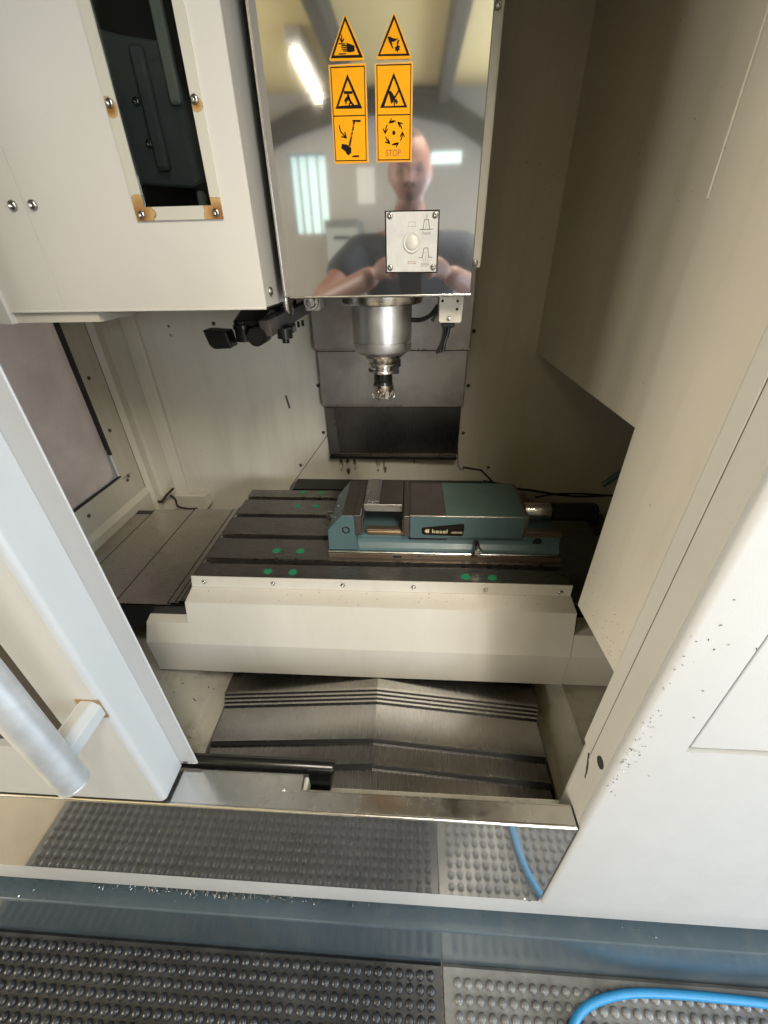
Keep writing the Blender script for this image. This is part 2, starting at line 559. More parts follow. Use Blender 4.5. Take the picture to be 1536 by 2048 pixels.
# sticker and plate artwork, (x, z) in metres on the front of the head cover
PIC = {'tri_a':{'base':[(-0.0828,1.696),(-0.0811,1.6949),(-0.061,1.6599),(-0.0625,1.6576),(-0.1037,1.6583),(-0.1051,1.6602),(-0.0844,1.6951)],'ring':([(-0.0829,1.6953),(-0.0623,1.6609),(-0.0637,1.6591),(-0.1024,1.6601),(-0.1036,1.6615)],[(-0.0831,1.6913),(-0.0678,1.6626),(-0.099,1.663)]),'polys':[[(-0.0825,1.6734),(-0.0795,1.6724),(-0.0728,1.6704),(-0.0729,1.6658),(-0.0799,1.665),(-0.0823,1.6659)],[(-0.0889,1.6718),(-0.0811,1.6714),(-0.0812,1.6704),(-0.089,1.6708)],[(-0.0893,1.6702),(-0.0812,1.6698),(-0.0813,1.6688),(-0.0894,1.6693)],[(-0.0888,1.6685),(-0.0813,1.6682),(-0.0814,1.6673),(-0.0889,1.6676)],[(-0.0875,1.6669),(-0.0804,1.6667),(-0.0804,1.6656),(-0.0872,1.666)],[(-0.0926,1.6732),(-0.0839,1.6727),(-0.084,1.6719),(-0.0927,1.6723)],[(-0.0929,1.6646),(-0.0836,1.6645),(-0.0837,1.6635),(-0.093,1.6636)]],'strokes':[(2.0,[(-0.0882,1.6798),(-0.0882,1.6741)]),(2.0,[(-0.0903,1.6769),(-0.0882,1.6738),(-0.0857,1.6764)])]},'tri_b':{'base':[(-0.0246,1.6952),(-0.0229,1.694),(-0.0033,1.6589),(-0.0047,1.6568),(-0.0457,1.6575),(-0.047,1.6594),(-0.0261,1.6941)],'ring':([(-0.0246,1.6946),(-0.0047,1.6604),(-0.0061,1.659),(-0.0441,1.6599),(-0.0455,1.6614)],[(-0.0243,1.6902),(-0.0092,1.6616),(-0.0417,1.6622)]),'polys':[[(-0.0326,1.6765),(-0.0288,1.6764),(-0.0273,1.6754),(-0.0216,1.6743),(-0.0205,1.675),(-0.0199,1.6743),(-0.0223,1.6731),(-0.0242,1.6722),(-0.0275,1.672),(-0.0271,1.6704),(-0.0255,1.6666),(-0.0265,1.6664),(-0.0306,1.6721)],[(-0.0209,1.669),(-0.0199,1.6702),(-0.0193,1.6685),(-0.0172,1.668),(-0.0185,1.6664),(-0.0174,1.6651),(-0.0196,1.6648),(-0.0206,1.6627),(-0.0216,1.6647),(-0.0238,1.6645),(-0.0229,1.6662),(-0.0242,1.6673),(-0.0224,1.6677)]],'strokes':[(2.2,[(-0.0203,1.6719),(-0.0189,1.673)]),(2.2,[(-0.0209,1.6704),(-0.0195,1.6713)])]},'rect_c':{'base':[(-0.1066,1.6553),(-0.0594,1.6557),(-0.0595,1.5599),(-0.1064,1.5602)],'ring':([(-0.0833,1.6465),(-0.0651,1.6152),(-0.0666,1.6139),(-0.1003,1.6145),(-0.1013,1.6159)],[(-0.0833,1.641),(-0.0714,1.6182),(-0.0967,1.6177)]),'polys':[[(-0.0888,1.6313),(-0.0778,1.6309),(-0.0779,1.6284),(-0.089,1.6287)],[(-0.0847,1.6288),(-0.0832,1.6288),(-0.0833,1.6268),(-0.0849,1.6269)],[(-0.0783,1.6027),(-0.0761,1.6022),(-0.0766,1.5998),(-0.0794,1.5982),(-0.0788,1.6011)],[(-0.0796,1.5974),(-0.0772,1.5986),(-0.0784,1.5945),(-0.081,1.5929)],[(-0.0814,1.5916),(-0.079,1.5932),(-0.0801,1.5899),(-0.0827,1.5882)],[(-0.0829,1.5873),(-0.0805,1.5889),(-0.0835,1.5781),(-0.0862,1.5789)],[(-0.0793,1.604),(-0.0686,1.6037),(-0.0687,1.6015),(-0.0794,1.6023)],[(-0.0952,1.5808),(-0.0882,1.58),(-0.0825,1.5764),(-0.0828,1.5714),(-0.0866,1.5689),(-0.0891,1.5703),(-0.0909,1.5732),(-0.0962,1.5763)],[(-0.0823,1.5668),(-0.0821,1.5677),(-0.0791,1.5687),(-0.0725,1.5688),(-0.0726,1.5669)]],'strokes':[(4.5,[(-0.0835,1.6268),(-0.0821,1.6229)]),(2.6,[(-0.0841,1.6258),(-0.0875,1.6234),(-0.088,1.6222)]),(2.6,[(-0.0835,1.6249),(-0.0863,1.6218),(-0.0869,1.6198)]),(3.2,[(-0.0823,1.6233),(-0.0802,1.621),(-0.0825,1.6189)]),(3.2,[(-0.0809,1.6213),(-0.0769,1.6177)]),(2.2,[(-0.0971,1.5989),(-0.0958,1.5933),(-0.0891,1.587)]),(2.2,[(-0.0947,1.588),(-0.0886,1.5868),(-0.0901,1.5922)]),(1.6,[(-0.1038,1.6528),(-0.0617,1.6526),(-0.0628,1.563),(-0.1044,1.5637),(-0.1038,1.6528)]),(1.6,[(-0.1036,1.6083),(-0.0625,1.6079)])]},'rect_d':{'base':[(-0.0489,1.6544),(-0.0013,1.6548),(-0.0012,1.5598),(-0.0493,1.5605)],'ring':([(-0.0251,1.6459),(-0.0075,1.6142),(-0.0081,1.6134),(-0.0426,1.614),(-0.0432,1.6146)],[(-0.0252,1.641),(-0.0119,1.6156),(-0.0375,1.6157)]),'polys':[[(-0.0324,1.6296),(-0.0287,1.6295),(-0.0263,1.627),(-0.0242,1.6244),(-0.0257,1.6215),(-0.0259,1.619),(-0.029,1.6188),(-0.03,1.6228)],[(-0.0232,1.5898),(-0.0235,1.5887),(-0.0243,1.5879),(-0.0253,1.5876),(-0.0264,1.588),(-0.0272,1.5888),(-0.0274,1.5899),(-0.0271,1.591),(-0.0264,1.5918),(-0.0253,1.5921),(-0.0242,1.5918),(-0.0235,1.5909)]],'strokes':[(3.0,[(-0.0192,1.6292),(-0.0253,1.6215)]),(2.4,[(-0.024,1.6211),(-0.0216,1.6178)]),(2.2,[(-0.0224,1.6216),(-0.0207,1.6192)]),(2.2,[(-0.0248,1.6207),(-0.0246,1.6163)]),(2.0,[(-0.0281,1.6189),(-0.0285,1.6182)]),(1.6,[(-0.0461,1.6528),(-0.0039,1.6523),(-0.004,1.5623),(-0.0465,1.5631),(-0.0461,1.6528)]),(1.6,[(-0.0456,1.6076),(-0.0047,1.6069)]),(2.0,[(-0.0233,1.6012),(-0.0249,1.6014),(-0.0266,1.6014),(-0.0282,1.6011),(-0.0298,1.6006),(-0.0312,1.5998)]),(2.0,[(-0.0254,1.6004),(-0.0312,1.5998),(-0.0285,1.6036)]),(2.0,[(-0.0146,1.5935),(-0.0153,1.5951),(-0.0162,1.5965),(-0.0173,1.5978),(-0.0186,1.599),(-0.02,1.5999)]),(2.0,[(-0.0177,1.5958),(-0.02,1.5999),(-0.0142,1.5987)]),(2.0,[(-0.0165,1.5821),(-0.0156,1.5835),(-0.0148,1.585),(-0.0143,1.5866),(-0.014,1.5882),(-0.0139,1.59)]),(2.0,[(-0.0167,1.5861),(-0.0139,1.59),(-0.0114,1.5858)]),(2.0,[(-0.0274,1.5783),(-0.0257,1.5781),(-0.024,1.5781),(-0.0223,1.5784),(-0.0207,1.5789),(-0.0193,1.5797)]),(2.0,[(-0.0252,1.5791),(-0.0193,1.5797),(-0.0221,1.5757)]),(2.0,[(-0.0361,1.5862),(-0.0354,1.5846),(-0.0345,1.5831),(-0.0334,1.5818),(-0.0322,1.5806),(-0.0308,1.5796)]),(2.0,[(-0.033,1.5839),(-0.0308,1.5796),(-0.0366,1.5809)]),(2.0,[(-0.0339,1.5976),(-0.0349,1.5962),(-0.0357,1.5947),(-0.0363,1.5932),(-0.0366,1.5915),(-0.0367,1.5898)]),(2.0,[(-0.0338,1.5936),(-0.0367,1.5898),(-0.0392,1.5939)])]},'stop':[(-0.0361,1.5669),(-0.0144,1.572)],'plate':{'border':[(-0.0387,1.5074),(0.0395,1.5071),(0.0398,1.4297),(-0.0384,1.4305)],'white':[(-0.0367,1.5059),(0.0377,1.5053),(0.0378,1.4314),(-0.0364,1.4322)],'screws':[(-0.0314,1.5014),(0.0331,1.5009),(-0.0316,1.4376),(0.0331,1.4373)],'btn':[(0.0009,1.4687),(0.0143,1.4684),(0.0007,1.4818),(0.01,1.4685)],'strokes':[(0.7,[(-0.0042,1.4892),(-0.0042,1.4937),(0.0053,1.4935),(0.0054,1.489)]),(0.7,[(-0.0056,1.4883),(0.0071,1.4882)]),(0.7,[(0.0212,1.5017),(0.0227,1.5008),(0.0213,1.4993),(0.0197,1.5006),(0.0212,1.5017)]),(0.7,[(0.0202,1.4993),(0.0203,1.4969)]),(0.7,[(0.0221,1.4993),(0.0222,1.4969)]),(0.7,[(0.0153,1.4839),(0.0184,1.4792),(0.0265,1.4791),(0.0267,1.4829)]),(0.7,[(0.015,1.4786),(0.0269,1.4787),(0.0268,1.4805),(0.015,1.4804),(0.015,1.4786)]),(0.7,[(0.0211,1.4865),(0.0209,1.4914)]),(0.7,[(0.0178,1.4447),(0.0177,1.4492)]),(0.7,[(0.0253,1.4446),(0.0251,1.449)]),(0.7,[(0.0148,1.4421),(0.0263,1.4423)]),(0.7,[(0.0149,1.4387),(0.0264,1.4388),(0.0263,1.4408),(0.0149,1.4407),(0.0149,1.4387)]),(0.7,[(0.0211,1.4454),(0.0209,1.4521)]),(0.7,[(0.0192,1.4562),(0.0231,1.4563)])],'thick':[(1.0,[(0.0165,1.4845),(0.0181,1.4956),(0.0241,1.4957),(0.0261,1.4843)]),(1.0,[(0.0117,1.4843),(0.0307,1.4844)]),(1.0,[(0.0118,1.4496),(0.0164,1.4498),(0.0187,1.4617),(0.0242,1.4617),(0.026,1.4499),(0.0307,1.4501)])],'brown':[(0.7,[(-0.0046,1.4428),(-0.0046,1.4451),(0.0055,1.4452),(0.0058,1.4426)]),(0.7,[(-0.0054,1.4422),(0.0074,1.4422)])],'num':[(0.0123,1.433),(0.0275,1.4339)]},'head':[(-0.1118,1.7091)]}

# ================================================================== THE SETTING
def struct(name, bm, mat, parent=None):
    return mk(name, bm, mat, parent, kind='structure')

bm = NB(); box(bm, -6, 6, -4.5, 2.5, -0.05, 0.0)
struct('workshop_floor', bm, 'concrete')
bm = NB(); box(bm, -6, 2.8, -3.4, 2.5, 2.62, 2.70)
struct('ceiling', bm, 'ceiling_paint')
bm = NB(); box(bm, -6, 2.8, -3.4, -3.2, 0, .9); box(bm, -6, 2.8, -3.4, -3.2, 2.241, 2.619)
for a, b_ in ((-6, -1.10), (-.77, .8), (2.3, 2.8)):
    box(bm, a, b_, -3.4, -3.2, .9005, 2.2405)
box(bm, -1.10, -.77, -3.4, -3.2, .9005, 1.66)
rear = struct('rear_wall', bm, 'room_wall')
bm = NB(); box(bm, -1.10, -0.77, -3.33, -3.32, 1.66, 2.24)
mk('window_pane', bm, 'window_glow', rear)
for a, b_ in ((.8, 2.3),):
    bm = NB(); box(bm, a, b_, -3.33, -3.32, .9005, 2.24); mk('window_pane', bm, 'window_glow', rear)  # unseen window, added to go with the rear-right fill
for x in (-1.03, -0.95, -0.86):
    bm = NB(); box(bm, x - .006, x + .006, -3.31, -3.27, 1.66, 2.24)
    mk('window_bar', bm, 'frame_paint', rear)
bm = NB(); box(bm, -.495, -.335, -3.199, -3.196, 1.875, 2.135)
mk('wall_notice', bm, 'paper', None, label='sheet of white paper pinned to the wall behind the photographer', category='paper')
cb_ = thing('tool_cabinet', 'grey tool cabinet against the wall behind the photographer', 'cabinet', (-.60, -3.0, 0))
bm = NB(); box(bm, -.76, -.46, -3.195, -2.85, 0, 1.74, .006); mk('carcass', bm, 'cabinet_grey', cb_)
for z in (.1, .42, .74, 1.06, 1.38):
    bm = NB(); box(bm, -.75, -.47, -2.849, -2.838, z, z + .30, .003); d_ = mk('drawer', bm, 'frame_paint', cb_)
    bm = NB(); box(bm, -.68, -.54, -2.8375, -2.825, z + .22, z + .24, .002); mk('handle', bm, 'black_plastic', d_)
bm = NB(); box(bm, 0.16, 0.42, -3.199, -3.19, 2.14, 2.22)
mk('skylight_pane', bm, 'window_glow', rear)
bm = NB(); frame_ring(bm, 'x', (-3.19, 1.5, 0, 2.619), (-1.25, 0.25, 0.10, 2.20), 2.6, 2.8)
rw = struct('side_wall', bm, 'room_wall')
bm = NB(); box(bm, 2.70, 2.71, -1.25, 0.25, 0.10, 2.20)
mk('window_pane', bm, 'window_glow', rw)
bm = NB(); frame_ring(bm, 'x', (-3.19, 1.5, 0, 2.619), (-1.75, -0.15, 0.80, 2.10), -3.55, -3.35)
lw_ = struct('left_room_wall', bm, 'room_wall')
bm = NB(); box(bm, -3.46, -3.45, -1.75, -0.15, 0.80, 2.10); mk('window_pane', bm, 'window_glow', lw_)  # unseen window, added to go with the soft left light
for i, x in enumerate((-2.6, -0.50, 0.24, 1.6)):
    bm = NB(); prism(bm, [(x - .05, 2.619), (x + .05, 2.619), (x + .04, 2.49), (x - .04, 2.49)], 'y', -3.19, -0.3)
    lab = ['dark ceiling beam farthest to the left, running front to back', 'dark ceiling beam reflected left of the stickers in the steel head cover',
           'dark ceiling beam reflected right of the stickers in the steel head cover', 'dark ceiling beam farthest to the right, running front to back'][i]
    mk('ceiling_beam', bm, 'beam_paint', None, label=lab, category='beam', group='ceiling beams of the workshop')
bm = NB()
arch_in = [(-2.2, 1.85), (-1.247, 2.27), (-.97, 2.36), (-.531, 2.457), (-.111, 2.466), (.308, 2.386), (.57, 2.253), (1.4, 1.85)]
arch_out = [(x, min(2.617, z + .145)) for x, z in arch_in]
prism(bm, arch_in + list(reversed(arch_out)), 'y', -3.19, -3.10)
mk('wall_beam', bm, 'beam_paint', None, label='dark arched beam on the wall behind the photographer', category='beam')
for nm, x, y0, y1, lab in (('tube', -0.72, -2.85, -2.05, 'fluorescent tube lamp reflected at the upper left of the steel head cover'),
                           ('near', 0.46, -1.22, -0.02, 'unseen tube lamp added on the ceiling above the photographer')):  # the second lamp is an unseen addition that lights the table
    t = thing('tube_lamp', lab, 'lamp', (x, (y0 + y1) / 2, 2.62), 'ceiling tube lamps')
    bm = NB(); box(bm, x - .05, x + .05, y0, y1, 2.56, 2.619, .006); mk('housing', bm, 'room_wall', t)
    bm = NB(); lathe(bm, [(0.011, y0 + .03), (0.011, y1 - .03)], (x, 0, 2.535), 'y', 14); mk('tube', bm, 'tube_glow', t, True)

# ------------------------------------------------------------------ rubber mats on the floor
def rubber_mat(x0, x1, y0, y1, px, py, gx0, gx1, gy1, label, mat):
    t = thing('rubber_mat', label, 'floor mat', ((x0 + x1) / 2, (y0 + y1) / 2, 0), 'rubber mats before the machine')
    bm = NB()
    prism(bm, [(y0, 0.0005), (y1, 0.0005), (y1, .004), (y1 - .006, .0095), (y0 + .006, .0095), (y0, .004)], 'x', x0, x1)
    mk('sheet', bm, mat, t)
    verts, faces = [], []
    seg = 10
    rm = random.Random(int(x0 * 1000) + 3)
    prof = [(0.0100, 0.0094), (0.0096, 0.0128), (0.0078, 0.0160), (0.0045, 0.0178)]
    nx = int((gx1 - gx0) / px); ny = int((gy1 - y0) / py)
    for j in range(ny):
        for i in range(nx + 1):
            cx, cy = gx0 + i * px, gy1 - j * py
            b0 = len(verts)
            cx += rm.uniform(-.0005, .0005); cy += rm.uniform(-.0005, .0005); q1 = rm.uniform(.93, 1.03); q2 = rm.uniform(.80, 1.05)
            for r_, z in prof:
                for k in range(seg):
                    a = 2 * math.pi * k / seg
                    verts.append((cx + r_ * q1 * math.cos(a), cy + r_ * q1 * math.sin(a), .0094 + (z - .0094) * q2))
            verts.append((cx, cy, .0094 + .0089 * q2))
            for q in range(3):
                for k in range(seg):
                    j2 = (k + 1) % seg
                    faces.append((b0 + q * seg + k, b0 + q * seg + j2, b0 + (q + 1) * seg + j2, b0 + (q + 1) * seg + k))
            for k in range(seg):
                faces.append((b0 + 3 * seg + k, b0 + 3 * seg + (k + 1) % seg, b0 + 4 * seg))
    me = bpy.data.meshes.new('bumps')
    me.from_pydata(verts, [], faces)
    me.materials.append(MATS[mat])
    for p in me.polygons:
        p.use_smooth = True
    link('bumps', me, t, None, None, kind='stuff')
    return t
rubber_mat(-1.066, 0.0975, -1.0, 0.2612, 0.0247, 0.0228, -1.04, 0.074, 0.238, 'black bubble mat left of the seam, on the floor in front of the machine', 'mat_rubber')
rubber_mat(0.1015, 1.25, -1.0, 0.2612, 0.0247, 0.0246, 0.134, 1.22, 0.230, 'greyer worn bubble mat right of the seam, under the blue hose', 'mat_worn')

# ================================================================== MACHINE ENCLOSURE
enc = thing('machine_enclosure', 'cream and white sheet metal enclosure of the milling machine', 'machine enclosure', (0, 0.7, 0))

# plinth
bm = NB(); prism(bm, [(0.262, 0.0), (0.262, 0.247), (0.2645, 0.2505), (0.34, 0.2525), (0.34, 0.0)], 'x', -1.4, 1.4, .0012)
plinth = mk('plinth', bm, 'base_paint', enc)
plinth['label'] = 'dark blue grey plinth under the front of the machine'
bm = NB(); box(bm, -1.4, 1.4, 0.34, 1.32, 0.0, 0.24); mk('plinth_core', bm, 'base_paint', enc)
# white lower fold running along the whole front
bm = NB()
prof = [(0.2835, 0.412), (0.2832, 0.398)] + [(0.2832 + .022 * (1 - math.cos(a)), 0.322 - .022 * math.sin(a)) for a in [R(x) for x in range(0, 91, 15)]] + [(0.33, 0.300), (0.33, 0.412)]
prism(bm, prof, 'x', -1.4, 1.4)
mk('lower_fold', bm, 'white_paint', enc, True)
bm = NB(); box(bm, -1.4, 1.4, 0.316, 0.32, 0.2535, 0.2995); mk('gap_back', bm, 'black_void', enc)

# stainless kick plate and sill sheet
bm = NB(); box(bm, -1.4, 0.2615, 0.2795, 0.2832, 0.405, 0.7165, .0006)
kick = mk('kick_plate', bm, 'plate_steel', enc); kick['label'] = 'polished stainless kick plate mirroring the rubber mat'
bm = NB(); lathe(bm, [(0.0036, -1.4), (0.0036, 0.2615)], (0, 0.2828, 0.7168), 'x', 14); mk('kick_plate_edge', bm, 'bright_steel', enc, True)
bm = NB(); prism(bm, [(-1.4, .2836), (.2622, .2836), (.2622, .3105), (-.1655, .3105), (-.1655, .3335), (-1.4, .3335)], 'z', 0.7155, 0.7195, .0006)
sill = mk('sill', bm, 'sill_steel', enc); sill['label'] = 'stainless sill sheet with a notched inner edge'
bm = NB(); box(bm, -1.4, -.1665, .3338, .3352, .62, .7188); mk('sill_return', bm, 'sill_steel', enc)
bm = NB(); box(bm, -.1650, .2622, .3108, .3122, .62, .7188); mk('sill_return', bm, 'sill_steel', enc)
screw(sill, SCREW_TINY, (-0.193, 0.311, 0.7196), (R(-90), 0, 0))
screw(enc, SCREW_TINY, (0.233, 0.2794, 0.412))
bm = NB(); lathe(bm, [(.0028, 0), (.0028, -.0006)], (.247, .2831, .392), 'y', 12); mk('hole', bm, 'black_void', enc)

# right-hand front panel: rolled corner, jamb, rounded strip
def quarter(cx, cy, r_, a0, a1, n=6):
    return [(cx + r_ * math.cos(R(a0 + (a1 - a0) * i / n)), cy + r_ * math.sin(R(a0 + (a1 - a0) * i / n))) for i in range(n + 1)]
bm = NB()
prof = [(1.4, 0.278)] + list(reversed(quarter(0.271, 0.284, 0.006, 180, 270))) + [(0.265, 0.322), (0.30, 0.322), (1.4, 0.322)]
zc = [0.398, 1.98]
# panel is split round the recessed service hatch
hx0, hx1, hz0, hz1 = 0.334, 0.75, 0.946, 1.6
bm = NB()
prof_l = list(reversed(quarter(0.273, 0.286, 0.008, 180, 270))) + [(0.265, 0.322), (hx0, 0.322), (hx0, 0.278)]
prism(bm, prof_l, 'z', 0.398, 1.98)
box(bm, hx0 + .00, 1.4, 0.278, 0.322, 0.398, hz0)
box(bm, hx1, 1.4, 0.278, 0.322, hz0, 1.98)
box(bm, hx0, hx1, 0.278, 0.322, hz1, 1.98)
bmesh.ops.remove_doubles(bm, verts=bm.verts, dist=1e-5)
fp = mk('front_panel', bm, 'white_paint', enc, True); fp['label'] = 'bright white front panel right of the opening'
bm = NB(); box(bm, hx0 + .0045, hx1 - .0045, 0.2805, 0.290, hz0 + .0045, hz1 - .0045, .002, 2); mk('service_hatch', bm, 'white_paint', enc)
bm = NB(); box(bm, hx0 + .0005, hx1 - .0005, 0.2915, 0.296, hz0 + .0005, hz1 - .0005); mk('hatch_gap', bm, 'rubber', enc)
# jamb strip with groove
bm = NB()
prof = [(0.266, 0.3240), (0.2648, 0.3252), (0.2648, 0.3440)] + quarter(0.2698, 0.3440, 0.005, 180, 90, 5) + [(0.335, 0.349), (0.335, 0.3240)]
prism(bm, prof, 'z', 0.845, 1.98)
mk('jamb_strip', bm, 'jamb_warmlit_paint', enc)
bm = NB(); box(bm, .2643, .2649, .2880, .3215, .722, 1.97); mk('jamb_tint_sheet', bm, 'jamb_warmlit_paint', enc)  # thin sheet laid over the jamb to carry the warm-lit tint
bm = NB()
prof = [(0.2655, 0.3228)] + [(0.2655, 0.338), (0.2700, 0.3475)] + [(0.32, 0.3475), (0.32, 0.3228)]
prism(bm, prof, 'z', 0.60, 0.8445)
mk('jamb_foot', bm, 'jamb_warmlit_paint', enc)
bm = NB(); box(bm, 0.2652, 0.2662, 0.3222, 0.3240, 0.845, 1.97); mk('jamb_groove', bm, 'seam_dark', enc)
bm = NB()
for k, (y, z) in enumerate([(.3262, .843), (.322, .835), (.318, .826), (.315, .815), (.313, .803)][:-1]):
    y2, z2 = [(.3262, .843), (.322, .835), (.318, .826), (.315, .815), (.313, .803)][k + 1]
    w = .0012 + .0012 * (k in (1, 2))
    prism(bm, [(y - w, z), (y + w, z), (y2 + w, z2), (y2 - w, z2)], 'x', .2638, .2652)
mk('sealant_crack', bm, 'silicone', enc)
bm = NB(); lathe(bm, [(.008, 0), (.008, -.0015), (.0055, -.0022)], (.2642, .300, .871), 'x', 18); mk('plug', bm, 'rubber', enc, True)

# interior right guard panel (taupe) beside the opening
bm = NB()
prism(bm, [(0.345, 0.886), (0.598, 0.868), (0.598, 1.98), (0.345, 1.98)], 'x', 0.335, 0.341, .0008)
gp = mk('inner_guard', bm, 'cream_paint', enc); gp['label'] = 'taupe inner guard panel right of the opening'
bm = NB()
# folded lip on the upper part of its rear edge
box(bm, .3335, .3410, .5985, .6035, 1.50, 1.98, .001); mk('guard_lip', bm, 'cream_paint', enc)

# back wall, side walls, roof
bm = NB(); box(bm, -0.806, 0.90, 1.2, 1.21, 0.45, 2.2)
back = mk('back_wall', bm, 'wall_paint', enc); back['label'] = 'taupe painted back wall behind the table'
bm = NB(); box(bm, 0.3465, 0.352, 0.50, 1.1995, 1.222, 2.2, .0008); mk('right_wall', bm, 'wall_paint', enc)
bm = NB(); box(bm, 0.352, 0.90, 0.50, 1.1995, 1.2225, 1.228); mk('right_wall_shelf', bm, 'wall_paint', enc)
bm = NB(); box(bm, 0.90, 0.906, 0.34, 1.2, 0.45, 2.2); mk('right_outer_wall', bm, 'wall_paint', enc)
bm = NB(); box(bm, -1.1, 0.906, 0.345, 1.21, 2.2, 2.21); mk('roof', bm, 'wall_paint', enc)
bm = NB(); box(bm, -1.4, 1.4, 0.285, 0.34, 1.985, 2.21); mk('header', bm, 'white_paint', enc)
bm = NB(); box(bm, .36, 1.4, .3225, .335, .45, 1.98); mk('front_inner', bm, 'wall_paint', enc)
# left wall with the framed window
bm = NB(); frame_ring(bm, 'x', (0.345, 1.115, 0.70, 2.2), (0.42, 1.033, 0.912, 1.75), -0.856, -0.850)
lw = mk('left_wall', bm, 'wall_paint', enc)
# pane with rounded corner, gasket
pane = mk('window_pane', (lambda b_: (prism(b_, [(0.41, 0.90), (1.035, 0.90), (1.035, 1.76), (0.41, 1.76)], 'x', -0.868, -0.862), b_)[1])(NB()), 'side_pane', lw)
pane['label'] = 'cloudy pane of the left side window'
bm = NB()
inner = [(0.42, 0.9135), (1.0, 0.9135)] + quarter(0.992, 0.951, 0.028, 270, 360, 6) + [(1.020, 1.75)]
outer = [(0.42, 0.9125), (1.0325, 0.9125), (1.0325, 1.75)]
prism(bm, [(0.42, 0.9122), (1.0327, 0.9122), (1.0327, 1.0), (1.022, 1.0)] + list(reversed(quarter(0.990, 0.948, 0.032, 270, 360, 6))) + [(0.42, 0.918)], 'x', -0.8615, -0.8585)
mk('window_corner', bm, 'frame_paint', lw)
bm = NB(); prism(bm, [(1.0265, .985), (1.0328, .985), (1.0328, 1.75), (1.0255, 1.75)], 'x', -.861, -.8495); mk('gasket', bm, 'rubber', lw)
bm = NB(); box(bm, -.861, -.8495, .42, 1.0328, .9122, .9152); mk('gasket', bm, 'rubber', lw)
for y, z in ((1.054, 1.341), (1.057, 1.194), (1.058, 1.048), (1.051, .893), (1.060, .902), (.869, .880), (.66, .880), (1.056, 1.48)):
    screw(lw, SCREW_DARK, (-.850, y, z), FACE_PX)
bm = NB(); box(bm, -.8499, -.849, 1.034, 1.075, .9045, .9055); mk('seam', bm, 'seam_dark', lw)
# folded corner between left wall and back wall
bm = NB(); prism(bm, [(-.856, 1.1155), (-.8495, 1.1155), (-.835, 1.126), (-.833, 1.150), (-.822, 1.152), (-.803, 1.1995), (-.856, 1.1995)], 'z', .70, 2.2); mk('corner_fold', bm, 'wall_paint', enc)
bm = NB(); box(bm, -.8503, -.8490, 1.1145, 1.1158, .76, 2.2); mk('seam', bm, 'seam_dark', enc)
bm = NB(); box(bm, -.800, -.757, 1.184, 1.1995, .745, 2.2, .003, 2); mk('corner_strip', bm, 'wall_paint', enc)
bm = NB(); prism(bm, [(-.81, .775), (-.692, .773), (-.682, .735), (-.70, .713), (-.822, .717)], 'y', 1.168, 1.1995, .002); mk('corner_block', bm, 'cream_paint', enc)
# sealant in the lower corner
SEAL_A = [(-0.851, 1.13, 0.809), (-0.849, 1.13, 0.782), (-0.825, 1.13, 0.771), (-0.797, 1.13, 0.797), (-0.768, 1.13, 0.821)]
SEAL_B = [(-0.807, 1.16, 0.779), (-0.794, 1.16, 0.764), (-0.792, 1.16, 0.736), (-0.761, 1.16, 0.726), (-0.725, 1.16, 0.727)]
bm = NB(); tube(bm, SEAL_B, .0034, 8); mk('sealant', bm, 'silicone', enc, True)
bm = NB(); tube(bm, SEAL_A, .0042, 8); mk('sealant', bm, 'silicone', enc, True)
# ledge below the left wall
bm = NB(); prism(bm, [(-1.0, .835), (-.8505, .835), (-.842, .815), (-.842, .70), (-1.0, .70)], 'y', .345, 1.115); mk('left_ledge', bm, 'wall_paint', enc)

# back wall details: seams, screws, sealant, wear marks
def seam(pts, w, mat='seam_dark', y=1.1992, name='seam'):
    bm = NB(); stroke(bm, pts, w, y, y + .0006)
    return mk(name, bm, mat, back)
seam([(-.254, .982), (-.401, .792)], .0022)
seam([(.152, .967), (.160, .882), (.170, .866), (.180, .868)], .003)
seam([(.178, .874), (.205, .869), (.236, .864), (.262, .838), (.290, .806)], .0065, 'silicone', name='sealant')
seam([(-.369, 1.104), (-.363, 1.069)], .006, 'seam_dark', name='scuff')
seam([(.286, .806), (.30, .790)], .004, 'silicone', name='sealant')
for x, z in ((-.268, 1.135), (-.266, .99), (-.353, .877), (.172, 1.279), (.170, 1.134), (.168, .99), (.257, .875), (-.542, 1.305)):
    screw(back, SCREW_DARK, (x, 1.1995, z))
for x, z in ((-.672, 1.299), (-.673, 1.276)):
    screw(back, SCREW_SMALL, (x, 1.1995, z))
# coolant drips under the column cover
m, nt, b = nodes_of('drip')
b.inputs['Base Color'].default_value = (0.13, 0.075, 0.03, 1)
b.inputs['Roughness'].default_value = 0.35
v = coords(nt, (1, 1, .35))
al = ramp(nt, noise(nt, v, 90, 4), [(0.42, 0.0), (0.62, 0.75)])
nt.links.new(al, b.inputs['Alpha'])
for cx, w, l in ((-.218, .012, .050), (-.196, .015, .062), (-.174, .010, .045), (-.098, .015, .05), (-.075, .013, .055), (.02, .006, .02)):
    bm = NB(); prism(bm, [(cx + w * .5 * math.cos(a), .905 - l * .5 + l * .5 * math.sin(a)) for a in [2 * math.pi * k / 10 for k in range(10)]], 'y', 1.1988, 1.1994)
    mk('coolant_stain', bm, 'drip', back)
# black sheet below the back wall, behind the table
bm = NB(); prism(bm, [(-.395, .80), (-.368, .826), (.262, .826), (.292, .80), (.292, .60), (-.395, .60)], 'y', 1.13, 1.1990); mk('rear_apron', bm, 'black_plastic', enc)
for x in (-.36, -.12, .1, .24):
    screw(enc, SCREW_SMALL, (x, 1.1295, .806))

